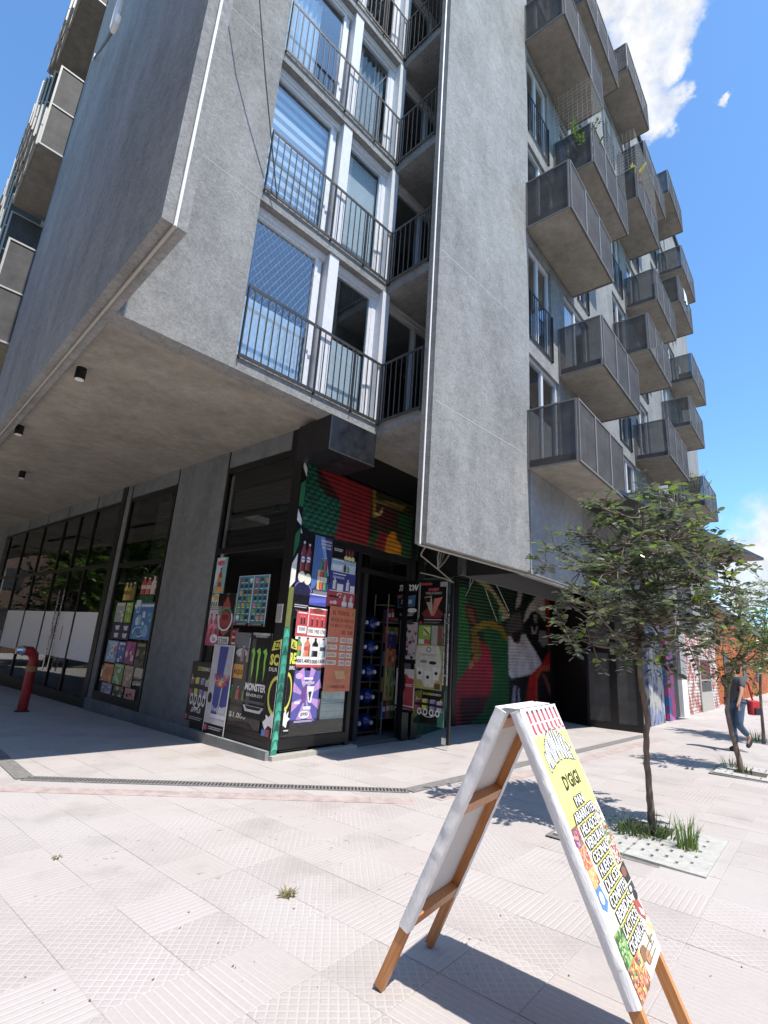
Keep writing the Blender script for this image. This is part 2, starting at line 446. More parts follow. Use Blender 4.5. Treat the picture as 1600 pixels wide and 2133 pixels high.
base = t.mix(t.mapr(t.noise(gp, 14, 2, .4), .72, .76, 0, .55), base, (.15, .14, .135))
base = t.mix(t.mapr(spot, .63, .72, 0, .5), base, (.235, .225, .22))
base = t.mix(t.mapr(fine, .3, .7, 0, .22), base, (.25, .235, .23))
base = t.mix(t.math('MULTIPLY', t.math('GREATER_THAN', t.math('FRACT', t.math('MULTIPLY', rv, 7.31)), .84), .30), base, (.325, .292, .280))
base = t.mix(t.math('MULTIPLY', t.math('LESS_THAN', t.math('FRACT', t.math('MULTIPLY', rv, 5.77)), .15), .25), base, (.46, .43, .412))
lines = t.math('MULTIPLY', pat, t.mapr(wear, .35, .62, .50, .06))
base = t.mix(lines, base, (.52, .50, .49))
t.l(base, b.inputs['Base Color'])
bump(t, b, t.math('SUBTRACT', t.math('MULTIPLY', fine, .5), pat), .5, .004)
M_TILE = m
M_MORTAR = simple('pavement_joint', (.37, .34, .325), .95, mottled=.3, scale=6)

gnd = MB(); gnd.add([(x, y, gz(x, y) - .014) for x, y in ((-60, -60), (90, -60), (90, 120), (-60, 120))], [(0, 1, 2, 3)])
obj('ground', gnd.mesh('ground', M_MORTAR), kind='structure')
pv = MB()
for i in range(4): pass
pavement = MB()
pavement.add([(x, y, gz(x, y) - .0030) for x, y in ((-20, -4), (40, -4), (40, 60), (-20, 60))], [(0, 1, 2, 3)])
PAVE = obj('pavement', pavement.mesh('pavement', M_MORTAR), kind='structure')

def inside_building(P):
    q = FS.loc(P); r = FR.loc(P); mm = FM.loc(P)
    if q[0] > .12 and q[1] > .12 and mm[1] > -.05: return True
    if q[0] > .12 and q[1] > .12 and q[0] < 3.2: return True
    if r[0] > 5.6 and r[1] > .1 and r[0] < 18.5: return True
    return mm[1] > .3 and mm[0] > -1 and r[1] > 2.2
NV = Vector((-.0151, .01312, 1)).normalized()
def tile_geo(mb, f, hx, hy, M=None, lift=0):
    e, d = .003, .0014
    vs = []
    for k, z in ((0, 0), (e, 0), ):
        pass
    top = [(-hx + e, -hy + e, 0), (hx - e, -hy + e, 0), (hx - e, hy - e, 0), (-hx + e, hy - e, 0)]
    mid = [(-hx, -hy, -d), (hx, -hy, -d), (hx, hy, -d), (-hx, hy, -d)]
    bot = [(a, c, -.0065) for a, c, _ in mid]
    vs = [f(p) for p in top + mid + bot]
    fs = [(0, 1, 2, 3)] + [(4 + i, 4 + (i + 1) % 4, (i + 1) % 4, i) for i in range(4)] + [(8 + i, 8 + (i + 1) % 4, 4 + (i + 1) % 4, 4 + i) for i in range(4)]
    mb.add(vs, fs)
tiles = []
for i in range(-45, 75):
    for j in range(-60, 60):
        c = FT.w((i + .5) * TILE, (j + .5) * TILE, 0)
        if c[1] < 1.2: continue
        px, py, dep = project((c[0], c[1], gz(c[0], c[1])))
        if dep < .8 or not (-260 < px < 1860 and 1250 < py < 2500): continue
        if inside_building(c): continue
        size = (TILE / dep * FPX) ** 2 * (CAMH / dep)
        tiles.append((-size if (0 < px < 1600 and py < 2140) else 1e6 - size, i, j, c))
tiles.sort(key=lambda q: q[0])
tmb = MB(); tile_geo(tmb, lambda p: p, TILE / 2 - .0016, TILE / 2 - .0016); tile_me = tmb.mesh('paving_tile', M_TILE)
rest = MB()
g_ = random.Random(4)
for k, (s_, i, j, c) in enumerate(tiles):
    z = gz(c[0], c[1]) + g_.uniform(-.0014, .0008)
    ax = Vector(FT.x) ; ax = (ax - NV * ax.dot(NV)).normalized(); ay = NV.cross(ax)
    tilt = Vector((g_.gauss(0, .0022), g_.gauss(0, .0022), 0))
    nz = (NV + tilt).normalized(); ax2 = (ax - nz * ax.dot(nz)).normalized(); ay2 = nz.cross(ax2)
    q = g_.randrange(4)
    if k < 299:
        M = Matrix([[ax2.x, ay2.x, nz.x, c[0]], [ax2.y, ay2.y, nz.y, c[1]], [ax2.z, ay2.z, nz.z, z], [0, 0, 0, 1]])
        obj('paving_tile', tile_me, PAVE, M)
    else:
        p0 = Vector((c[0], c[1], z))
        # joined tiles keep the tile axes, so their mesh is written in the tile frame and placed by one matrix
        lc = FT.loc((c[0], c[1], z))
        hx = TILE / 2 - .0016
        def f(p, lc=lc, z=z):
            wx, wy = lc[0] + p[0], lc[1] + p[1]
            P = FT.w(wx, wy, 0); return (wx, wy, gz(P[0], P[1]) + (z - gz(c[0], c[1])) + p[2])
        tile_geo(rest, f, hx, hx)
rest.build('paving_tile', M_TILE, PAVE, FT.M(), kind='stuff')

# drain channel round the shop corner, with a band of red pavers outside it
M_STONE = simple('grey_drain_stone', (.185, .175, .168), .85, mottled=.25, scale=18)
M_REDPAV = simple('red_paver', (.385, .312, .292), .85, mottled=.22, scale=9)
M_PIT = simple('drain_pit', (.012, .012, .012), .9)
dp = [ground(-60, 1525), ground(52, 1622), ground(850, 1648), ground(1342, 1533)]
Cmid = np.array([.6, 9.5, 0])
def seg(a, b, w0, w1, z, name, m, parent, kind=None, n=1, gap=0.0, mb=None):
    a = np.array(a); b = np.array(b); d = (b - a); d[2] = 0; L = np.linalg.norm(d); d /= L; nrm = np.array([d[1], -d[0], 0])   # outward, towards the street
    for k in range(n):
        t0 = k * L / n + gap / 2; t1 = (k + 1) * L / n - gap / 2
        mbk = mb if mb is not None else MB()
        pts = [a + d * t0 + nrm * w0, a + d * t1 + nrm * w0, a + d * t1 + nrm * w1, a + d * t0 + nrm * w1]
        vs = [(p[0], p[1], gz(p[0], p[1]) + z) for p in pts] + [(p[0], p[1], gz(p[0], p[1]) - .013) for p in pts]
        mbk.add(vs, [(3, 2, 1, 0), (0, 1, 5, 4), (1, 2, 6, 5), (2, 3, 7, 6), (3, 0, 4, 7)])
        if mb is None: mbk.build(name, m, parent)
DR = obj('drain_channel', None, None, Matrix.Translation(Vector(dp[1])), 'narrow dark drain channel bending round the shop corner in the pavement', 'drain')
for q in range(3):
    L = np.linalg.norm(dp[q + 1] - dp[q])
    seg(dp[q], dp[q + 1], -.075, .075, .0042, 'pit', M_PIT, DR)
    if q == 1:
        seg(dp[q], dp[q + 1], -.085, -.06, .009, 'edge_bar', M_STONE, DR); seg(dp[q], dp[q + 1], .06, .085, .009, 'edge_bar', M_STONE, DR)
        gb = MB(); seg(dp[q], dp[q + 1], -.06, .06, .008, 'x', None, None, n=int(L / .038), gap=.020, mb=gb)
        gb.build('grate_bar', M_STONE, DR, kind='stuff')
    else:
        seg(dp[q], dp[q + 1], -.085, .085, .008, 'channel_stone', M_STONE, DR, n=max(2, int(L / .5)), gap=.004)
for q, (a0, a1) in enumerate(((.30, .50), (.30, .50), (.26, .46))):
    L = np.linalg.norm(dp[q + 1] - dp[q])
    seg(dp[q], dp[q + 1], a0, a1, .004, 'red_paver', M_REDPAV, PAVE, n=max(2, int(L / .4)), gap=.004)

# ================================================================== BUILDING
BLD = thing('apartment_building', 'tall grey rendered apartment block with folded concrete fins and stacked mesh balconies', 'building', Matrix.Translation(Vector((0.5, 8.5, 0))))
def part(mb, name, mats, fr=None, parent=BLD, **kw):
    return mb.build(name, mats, parent, (fr or FB).M(), **kw)
TOP = 25.0
IX, IY = -3.80, -1.62
part(MB().box(IX - .21, IX, IY, IY + 8.42, 4.68, TOP), 'concrete_fin', M_WALL2)
part(MB().box(IX, -2.45, 0, .24, 4.68, TOP), 'wall', M_WALL)
for k in range(8):
    part(MB().box(IX, -2.46, -.002, .01, LEVEL[k + 1] + .0, LEVEL[k + 1] + .010), 'joint_strip', M_JOINT)
    part(MB().box(IX, -2.46, -.0015, .01, LEVEL[k + 1] + .010, LEVEL[k + 1] + .020), 'joint_shadow_gap', M_BASE)  # darker grey strip next to the pale joint, slightly proud of the wall
    part(MB().box(.12, 2.75, -.002, .01, LEVEL[k] + .25, LEVEL[k] + .262), 'joint_strip', M_JOINT, FF)
    part(MB().box(.12, 2.75, -.0015, .01, LEVEL[k] + .262, LEVEL[k] + .274), 'joint_shadow_gap', M_BASE, FF)
part(MB().box(.07, 2.76, 0, .20, 2.885, TOP), 'concrete_fin', M_WALL2, FF)
# soffit over the shop entrance
part(MB().box(-3.797, .0, .245, .34, 4.68, 4.93).box(-3.795, -2.45, .242, .245, 4.68, 4.93), 'soffit_lip', M_SOFF)
part(MB().prism([(-3.797, .342), (2.7, .342), (2.7, 38), (-5.2, 38), (-5.2, 6.9), (-3.797, 6.9)], 4.765, 4.95), 'soffit', M_SOFF)
for k in range(8):
    z = LEVEL[k]
    if k == 0:
        part(MB().prism([(-2.448, 0), (0, 0), (0, -.915), (2.7, -.915), (2.7, .243), (-2.448, .243)], z, z + .20), 'floor_slab', M_WALL)
    else:
        part(MB().prism([(-2.448, 0), (0, 0), (0, -.915), (2.7, -.915), (2.7, 1.6), (-2.448, 1.6)], z, z + .20), 'floor_slab', M_WALL)
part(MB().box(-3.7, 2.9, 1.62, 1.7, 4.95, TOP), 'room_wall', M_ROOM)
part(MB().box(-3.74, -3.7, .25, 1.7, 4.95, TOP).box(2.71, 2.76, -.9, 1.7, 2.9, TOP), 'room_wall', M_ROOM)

# windows of the corner rooms
def railing(fr, a, b, z0, z1, parent, posts=(), gap=.11):
    a = Vector((a[0], a[1], 0)); b = Vector((b[0], b[1], 0)); d = (b - a); L = d.length; d.normalize()
    mb = MB()
    up = lambda p, z: (p.x, p.y, z)
    mb.bar(up(a, z1), up(b, z1), .012, .045)
    ro = part(mb, 'railing', M_BALU, fr, parent)
    part(MB().bar(up(a, z0 + .03), up(b, z0 + .03), .012, .045), 'bottom_rail', M_BALU, fr, ro)
    end = MB()
    for t_ in [.012, L - .012] + [L * q for q in posts]:
        p = a + d * t_; MBk = MB().bar(up(p, z0 - .02), up(p, z1 + .004), .014, .045, (d.y, -d.x, 0)); part(MBk, 'post', M_BALU, fr, ro)
    n = max(2, int(L / gap))
    bm = MB().bar((0, 0, z0 + .032), (0, 0, z1 - .004), .013, .013).mesh('baluster', M_BALU)
    for k in range(1, n):
        t_ = L * k / n
        if any(abs(t_ - L * q) < .04 for q in posts): continue
        p = a + d * t_
        obj('baluster', bm, ro, fr.M(p.x, p.y, 0))
    return ro
def frame_rect(mb, x0, x1, z0, z1, y, wd=.06, dp=.06):
    mb.box(x0, x1, y, y + dp, z0, z0 + wd).box(x0, x1, y, y + dp, z1 - wd, z1)
    mb.box(x0, x0 + wd, y + .001, y + dp - .001, z0 + wd, z1 - wd).box(x1 - wd, x1, y + .001, y + dp - .001, z0 + wd, z1 - wd)
    return mb
for k in range(7):
    z0, z1 = LEVEL[k] + .20, LEVEL[k + 1]
    y = .13
    mb = MB()
    mb.box(-2.448, 2.68, y - .012, y + .10, z1 - .10, z1 - .002)        # head with stepped track
    mb.box(-2.448, 2.68, y - .03, y + .02, z1 - .045, z1 - .004)
    mb.box(-2.448, 2.68, y, y + .09, z0, z0 + .05)
    frame_rect(mb, -2.446, -1.33, z0 + .05, z1 - .10, y + .01, .05, .05)
    mb.box(-1.33, -1.25, y + .035, y + .095, z0 + .05, z1 - .10)
    frame_rect(mb, -1.03, -.19, z0 + .05, z1 - .10, y + .03, .05, .05)
    mb.box(-.19, -.10, y + .02, y + .09, z0 + .05, z1 - .10)
    frame_rect(mb, .06, .86, z0 + .05, z1 - .10, y + .03, .05, .05); frame_rect(mb, .86, 1.75, z0 + .05, z1 - .10, y + .01, .05, .05)
    frame_rect(mb, 1.75, 2.68, z0 + .05, z1 - .10, y + .03, .05, .05)
    wn = part(mb, 'window', M_PVC)
    part(MB().box(-1.22, -1.04, .02, y + .10, z0, z1 - .003), 'pillar_casing', M_PVC, FB, wn)
    part(MB().box(-.10, .06, -.005, y + .10, z0, z1 - .003), 'pillar_casing', M_PVC, FB, wn)
    for x0, x1 in ((-2.396, -1.38), (-.98, -.24), (.11, .81), (.91, 1.70), (1.80, 2.63)):
        part(MB().box(x0, x1, y + .045, y + .051, z0 + .10, z1 - .15), 'pane', M_GLASS, FB, wn)
    # blinds and curtains as each floor shows them
    def zebra(x0, x1, zt, zb, yy):
        a, c = MB(), MB(); q = zt; i = 0
        while q > zb:
            (a if i % 2 == 0 else c).box(x0, x1, yy, yy + .004, max(zb, q - .095), q - .001); q -= .095; i += 1
        part(a, 'blind', M_BLIND, FB, wn)
        part(c, 'blind', M_BLIND2, FB, wn)
    if k == 1:
        zebra(-2.39, -1.35, z1 - .18, z0 + .06, y + .14)
        part(MB().box(-1.02, -.21, y + .14, y + .145, z0 + .06, z1 - .16), 'blind', M_BLIND, FB, wn)
    elif k in (2, 4, 5):
        for x0, x1 in ((-2.39, -1.75), (-1.0, -.25)):
            cb = MB(); n = 22
            for i in range(n):
                a0 = x0 + (x1 - x0) * i / n; a1 = x0 + (x1 - x0) * (i + 1) / n
                ya = y + .18 + .03 * math.sin(i * 1.9); yb = y + .18 + .03 * math.sin((i + 1) * 1.9)
                cb.add([(a0, ya, z0 + .06), (a1, yb, z0 + .06), (a1, yb, z1 - .22), (a0, ya, z1 - .22)], [(0, 1, 2, 3)])
            part(cb, 'curtain', M_CURT, FB, wn)
    elif k in (3, 6):
        zebra(-2.39, -1.35, z1 - .18, z0 + .5, y + .14)
    elif k == 0:
        part(MB().box(-2.39, -1.35, y + .16, y + .165, z0 + .06, z0 + 1.05), 'blind', M_CURT, FB, wn)
        part(MB().box(-1.02, -.21, y + .14, y + .145, z0 + .06, z0 + 1.15), 'blind', M_BLIND, FB, wn)
    railing(FB, (-2.44, -.03), (-.012, -.03), LEVEL[k] + .16, LEVEL[k] + 1.17, BLD, (.48, .76), .105)
    railing(FB, (-.03, -.03), (-.03, -.90), LEVEL[k] + .16, LEVEL[k] + 1.17, BLD, (), .10)
# safety net over the lowest left window
net = MB(); z0, z1 = LEVEL[0] + .22, LEVEL[1] - .12
for i in range(-24, 26):
    for sgn in (1, -1):
        xa = -2.40 + i * .085; pts = []
        za, zb = z0, z1
        x_b = xa + sgn * (zb - za) * .55
        lo, hi = -2.40, -1.36
        p0, p1 = (xa, za), (x_b, zb)
        ts = [0, 1]
        def tx(X): return (X - p0[0]) / (p1[0] - p0[0])
        t0, t1 = sorted((tx(lo), tx(hi))); t0, t1 = max(0, t0), min(1, t1)
        if t1 - t0 < .02: continue
        P = [(p0[0] + (p1[0] - p0[0]) * q, .06, p0[1] + (p1[1] - p0[1]) * q) for q in (t0, t1)]
        net.tube(P, .0011 if sgn > 0 else .0006, 3, cap=False)
part(net, 'safety_net', M_PVC, kind='stuff')

# ---- balcony facade on the right
def wall_open(x0, x1, z0, z1, y0, y1, ops):
    mb = MB(); xs = sorted({x0, x1, *[o[0] for o in ops], *[o[1] for o in ops]})
    for a, c in zip(xs, xs[1:]):
        zs = sorted((o[2], o[3]) for o in ops if o[0] < (a + c) / 2 < o[1]); q = z0
        for lo, hi in zs:
            if lo > q: mb.box(a, c, y0, y1, q, lo)
            q = hi
        if q < z1: mb.box(a, c, y0, y1, q, z1)
    return mb
ROOF = 22.8
ops, doors, wins, bals = [], [], [], []
for c in range(3):
    xb = 5.66 * c
    for k in range(7):
        f = LEVEL[k] + .20
        if k % 2 == 0:
            bals.append((xb - .05, xb + 2.45, LEVEL[k])); doors.append((xb + .06, xb + 1.50, f, f + 2.15)); wins.append((xb + 2.75, xb + 3.55, f, f + 2.1))
        else:
            bals.append((xb + 1.5, xb + 4.1, LEVEL[k])); wins.append((xb + .06, xb + 1.16, f, f + 2.1)); doors.append((xb + 1.9, xb + 3.5, f, f + 2.15))
ops = doors + wins
WY = .05
part(wall_open(0.0, 18.5, 2.86, ROOF, WY, WY + .2, ops), 'wall', M_WALL, FR)
part(MB().box(-.02, 18.6, WY - .10, WY + .3, ROOF, ROOF + .22), 'parapet_coping', M_DARKMET, FR)
part(MB().box(18.3, 18.5, WY + .2, 8, 2.86, ROOF), 'wall', M_WALL, FR)
part(MB().box(0.0, 2.54, WY - .035, WY, 2.87, LEVEL[0] - .01), 'wall_panel', M_SMOOTH, FR)
part(MB().box(0.02, 18.3, WY + 1.3, WY + 1.4, 2.9, ROOF - .1), 'room_wall', M_ROOMG, FR)
for k in range(8):
    part(MB().box(0.02, 18.3, WY + .2, WY + 1.3, LEVEL[k] - .05, LEVEL[k] + .19), 'floor_slab', M_ROOMG, FR)
pane_cache = {}
for i, (x0, x1, z0, z1) in enumerate(doors + wins):
    is_door = i < len(doors); wd = x1 - x0
    key = (round(wd, 3), round(z1 - z0, 3))
    if key not in pane_cache:
        f = MB(); h = z1 - z0; frame_rect(f, 0, wd, 0, h, .06, .06, .07); f.box(wd * .5 - .045, wd * .5 + .045, .065, .125, .06, h - .06)
        p = MB().box(.06, wd * .5 - .045, .09, .096, .06, h - .06)
        pane_cache[key] = (f.mesh('window', M_PVC), p.mesh('pane', M_GLASS))
    fm, pm = pane_cache[key]; M = FR.M(x0, WY, z0)
    wo = obj('window', fm, BLD, M); obj('pane', pm, wo, M); obj('pane', pm, wo, FR.M(x0 + wd * .5 - .015, WY, z0))
    if not is_door and x0 < 14: railing(FR, (x0 + .01, WY - .02), (x1 - .01, WY - .02), z0 - .06, z0 + .98, BLD, (), .10)
def panel_mesh(wd, h):
    f = MB(); e = .028
    f.box(0, wd, -.014, .014, 0, e).box(0, wd, -.014, .014, h - e, h).box(0, e, -.0135, .0135, e, h - e).box(wd - e, wd, -.0135, .0135, e, h - e)
    n0 = len(f.f)
    f.box(e, wd - e, -.002, .002, e, h - e, mi=1)
    return f.mesh('mesh_panel', [M_FRAMEMET, M_PERF])
RH = 1.13; DEP = .90
pm_front = {}
for x0, x1, z in bals:
    wd = x1 - x0; g3 = round(wd / 3, 4)
    if g3 not in pm_front: pm_front[g3] = (panel_mesh(g3, RH), MB().box(0, wd, 0, DEP - .02, 0, .15).mesh('balcony', M_SOFF))
    key = 'side'
    if key not in pm_front: pm_front[key] = panel_mesh(DEP - .03, RH); pm_front['edge'] = None
    fp, sl = pm_front[g3]
    bo = obj('balcony', sl, BLD, FR.M(x0, WY - DEP + .015, z))
    for q in range(3): obj('mesh_panel', fp, bo, FR.M(x0 + q * g3, WY - DEP - .005, z - .02))
    for xx in (x0 - .012, x1 + .012): obj('mesh_panel', pm_front['side'], bo, FR.M(xx, WY - .012, z - .02, rad(-90)))
    part(MB().box(x0, x1, WY - DEP + .01, WY - DEP + .014, z - .03, z + .10), 'edge_trim', M_BLACK, FR, bo)

def balcony_net(x0, x1, z0, z1, label):
    mb = MB(); ya = WY - DEP - .02; st_ = .11
    n = int((z1 - z0) / st_)
    for i in range(n + 1):
        z = z0 + i * st_
        for q in range(10):
            a = x0 + (x1 - x0) * q / 10; c = x0 + (x1 - x0) * (q + 1) / 10
            mb.tube([(a, ya, z - .03 * math.sin(q * math.pi / 10)), (c, ya, z - .03 * math.sin((q + 1) * math.pi / 10))], .0017, 3, cap=False)
        mb.tube([(x0 - .02, WY - .05, z), (x0 - .02, ya, z)], .0017, 3, cap=False)
    for i in range(int((x1 - x0) / st_) + 1): mb.tube([(x0 + i * st_, ya, z0), (x0 + i * st_, ya, z1)], .0017, 3, cap=False)
    for i in range(8): mb.tube([(x0 - .02, WY - .05 - i * st_, z0), (x0 - .02, WY - .05 - i * st_, z1)], .0017, 3, cap=False)
    o = mb.build('balcony_net', M_PIPEW, BLD, FR.M(), kind='stuff')
balcony_net(1.5, 4.1, LEVEL[3] + 1.12, LEVEL[4] + .05, '')
balcony_net(5.61, 8.1, LEVEL[4] + 1.12, LEVEL[5] + .05, '')
# ---- left facade beyond the fin
part(MB().box(-3.55, -3.4, 6.85, 34, 4.95, 24), 'wall', M_SMOOTH)
ZL = {0: LEVEL}
screen = {}
def screen_mesh(wd, h):
    f = MB(); e = .04
    for a in (0, h * .5, h - e): f.box(0, wd, -.02, .02, a, a + e)
    f.box(0, e, -.0195, .0195, 0, h).box(wd - e, wd, -.0195, .0195, 0, h)
    f.box(e, wd - e, -.002, .002, e, h - e, mi=1)
    return f.mesh('screen_panel', [M_PIPEG, M_PERFL])
sc1 = screen_mesh(.92, 2.42); sc2 = screen_mesh(1.25, 1.15)
slabL = MB().box(-.92, 0, 0, 2.6, 0, .16).mesh('balcony', M_SOFF)
for c, y0 in enumerate((7.45, 13.0, 18.6, 24.2)):
    for k in range(0, 8):
        yy = y0 + (0 if k % 2 else 2.75)
        if yy < 7: continue
        X = -3.55
        bo = obj('balcony', slabL, BLD, FB.M(X, yy, LEVEL[k]))
        obj('screen_panel', sc1, bo, FB.M(X - .93, yy - .02, LEVEL[k] + .02))
        for q in range(2): obj('screen_panel', sc2, bo, FB.M(X - .95, yy + q * 1.28 + .02, LEVEL[k] - .02, rad(90)))
part(MB().box(-3.6, -3.3, 6.85, 34, 24, 24.3), 'parapet_coping', M_DARKMET)

# ---- street level: long left face (x = 0 of the shop frame, y runs away from the corner)
HD, RL = 4.38, 2.92
part(MB().box(0, .2, 2.05, 3.84, .0, 4.90), 'wall', M_BASE, FS)
part(MB().box(.002, .1, .10, 2.05, HD + .06, 4.90), 'wall', M_BASE, FS)
part(MB().box(.002, .1, 3.84, 6.02, HD + .04, 4.90).box(.002, .1, 6.5, 16.5, HD + .04, 4.9), 'wall', M_BASE, FS)
part(MB().box(0, .2, 6.02, 6.26, 0, 4.9), 'wall', M_BASE, FS)
part(MB().box(-.02, .15, 6.26, 6.50, -.2, 4.78), 'black_post', M_BLACK, FS)
for s_ in (2.05, 3.86, 6.0, 8.0, 10.05, 11.75, 13.6): part(MB().box(-.006, .03, s_ - .018, s_ + .018, HD + .05, 4.764), 'joint_strip', M_BLACK, FS)
part(MB().box(-.07, .0, -.02, 6.15, -.25, .115), 'plinth', M_BASE, FS)
# corner shop window
def opening(name, y0, y1, zs, sill, fr=FS, side='L', wd=.07):
    mb = MB()
    if side == 'L':
        for a, c in ((y0, y0 + wd), (y1 - wd, y1)): mb.box(-.012, .06, a, c, sill, HD + .06)
        for z_ in zs: mb.box(-.011, .055, y0 + wd, y1 - wd, z_ - .04, z_ + .05)
    return part(mb, name, M_BLACK, fr)
w1 = opening('shop_window', .10, 2.05, (HD, RL, .25, .17), .115)
part(MB().box(.02, .026, .17, 1.98, .30, RL - .04), 'pane', M_GLASSC, FS, w1)
part(MB().box(.02, .026, .17, 1.98, RL + .05, HD - .04), 'pane', M_GLASSD, FS, w1)
part(MB().box(.027, .04, 1.86, 1.93, 1.6, HD - .1), 'white_jamb', M_WHITE, FS, w1)
w2 = opening('shop_window', 3.86, 6.0, (HD, 2.88, .22, .14), .10)
part(MB().box(.02, .026, 3.93, 5.93, .27, 2.84), 'pane', M_GLASSD, FS, w2)
part(MB().box(.02, .026, 3.93, 5.93, 2.93, HD - .04), 'pane', M_GLASSD, FS, w2)
# shutter slats rolled down behind the upper lights
slat_g = {}
def slats(name, fr, axis, a0, a1, z0, z1, dep, m, parent=BLD, h=.08, colour=None, nx=1, label=None):
    sh = thing_part = obj(name, None, parent, fr.M(*( (a0, dep, z0) if axis == 'x' else (dep, a0, z0))))
    if label: sh['label'] = label
    n = int((z1 - z0) / h)
    prof = [(0, 0.0), (.10, .012), (.5, .018), (.88, .010), (.90, -.002), (1.0, -.002)]     # height share, proud
    for i in range(n):
        zb = z0 + i * h; mb = MB(); cols = []
        for j in range(nx + 1):
            a = a0 + (a1 - a0) * j / nx
            for hq, pr in prof:
                p = (a, dep - pr, zb + hq * h) if axis == 'x' else (dep - pr, a, zb + hq * h)
                mb.v.append(p)
        npf = len(prof)
        for j in range(nx):
            for q in range(npf - 1):
                f = [j * npf + q, (j + 1) * npf + q, (j + 1) * npf + q + 1, j * npf + q + 1]
                if axis != 'x': f = f[::-1]
                mb.f.append(f); mb.m.append(0)
                if colour: mb.c.append([colour(mb.v[v_][0], mb.v[v_][2]) for v_ in f])
                else: mb.c.append(None)
        part(mb, 'slat', m, fr, sh)
    return sh
slats('roller_shutter', FS, 'y', .18, 1.85, RL + .05, HD - .32, .10, M_SLATG)
slats('roller_shutter', FS, 'y', 3.95, 4.9, 2.95, HD - .1, .16, M_SLATG)
part(MB().box(.10, .5, .17, 1.98, HD - .32, HD), 'shutter_box', M_ROOM, FS)
# glazed office doors further along
wd_ = MB()
ms = [6.50, 7.95, 9.0, 10.15, 11.9, 13.7, 15.5]
for s_ in ms: wd_.box(-.01, .06, s_ - .035, s_ + .035, -.25, HD + .05)
for z_ in (HD, RL): wd_.box(-.009, .055, 6.5, 16, z_ - .03, z_ + .05)
wd_.box(-.008, .05, 6.5, 16, -.25, .06)
dw = part(wd_, 'glazed_doors', M_BLACK, FS)
for a, c in zip(ms, ms[1:]):
    part(MB().box(.02, .028, a + .035, c - .035, .06, RL - .03), 'pane', M_GLASSD, FS, dw)
    part(MB().box(.02, .028, a + .035, c - .035, RL + .05, HD - .03), 'pane', M_GLASSD, FS, dw)
    if a < 12: part(MB().box(.004, .018, a + .045 + (.14 if abs(a - 9.0) < .1 else 0), c - .045, .78, 1.86), 'frosted_film', M_FILM, FS, dw)
for s_ in (8.78, 9.12): 
    hb = MB().tube([(-.07, s_, .42), (-.07, s_, 2.40)], .017, 8)
    for z_ in (.75, 2.05): hb.tube([(-.07, s_, z_), (.02, s_, z_)], .01, 6)
    part(hb, 'door_handle', M_STEEL, FS, dw, smooth=True)
hb = MB()
art = Art(hb, 1, 1, -.0); 
for q, s_ in enumerate((8.62, 9.28)):
    mbp = MB(); Art(mbp, .06, .34, 0, .0004).rect(0, 0, 1, 1, 'c8283c')
    mbp.build('red_sticker', M_PRINT, dw, FS.M(.003, s_, 1.17, rad(-90)))
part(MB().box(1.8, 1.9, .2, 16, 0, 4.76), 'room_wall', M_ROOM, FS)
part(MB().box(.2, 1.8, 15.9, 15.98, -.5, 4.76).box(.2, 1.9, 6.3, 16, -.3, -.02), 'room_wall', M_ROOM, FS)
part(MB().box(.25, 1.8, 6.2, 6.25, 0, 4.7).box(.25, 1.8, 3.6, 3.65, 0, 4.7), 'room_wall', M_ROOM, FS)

part(MB().box(-.01, .2, 16.0, 34, -.6, 4.9), 'wall', M_BASE, FS)
# ---- shop door face (y = 0, x runs from the corner)
SZ = .02
part(MB().box(.10, 1.46, -.01, .05, .11, .25), 'sill', M_BLACK, FS)
part(MB().box(-.02, 1.60, -.10, .04, -.1, .06), 'step', M_PIPEG, FS)
mb = MB()
mb.box(.10, .16, -.012, .06, .25, 3.14).box(1.40, 1.48, -.012, .06, .06, 3.14).box(2.70, 2.80, -.012, .06, .06, 3.14)
mb.box(.16, 1.40, -.011, .055, 3.04, 3.14).box(1.48, 2.70, -.011, .055, 3.04, 3.14).box(1.48, 2.70, -.011, .055, 2.72, 2.80)
fd = part(mb, 'door_frame', M_BLACK, FS)
part(MB().box(.16, 1.40, .02, .026, .25, 3.04), 'pane', M_GLASSC, FS, fd)
part(MB().box(1.48, 2.70, .02, .026, 2.80, 3.04), 'pane', M_GLASSD, FS, fd)
part(MB().box(0.0, 3.2, -.03, .3, 4.24, 4.764), 'shutter_box', M_BLACK, FS)
part(MB().box(2.80, 2.95, -.02, .1, 0, 4.24).box(3.02, 3.2, -.03, .12, 0, 4.24), 'black_post', M_BLACK, FS)
part(MB().box(-.012, .10, -.03, .098, .115, 4.5), 'corner_post', M_BLACK, FS)
# interior of the shop
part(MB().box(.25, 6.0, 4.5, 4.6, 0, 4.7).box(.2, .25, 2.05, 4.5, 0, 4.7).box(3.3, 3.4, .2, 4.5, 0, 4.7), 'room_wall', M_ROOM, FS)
part(MB().box(.05, 3.4, .02, 4.5, .0, .05), 'shop_floor', M_ROOMG, FS)
part(MB().box(.05, 3.4, .06, 4.5, 3.15, 3.2), 'shop_ceiling', M_ROOMG, FS)
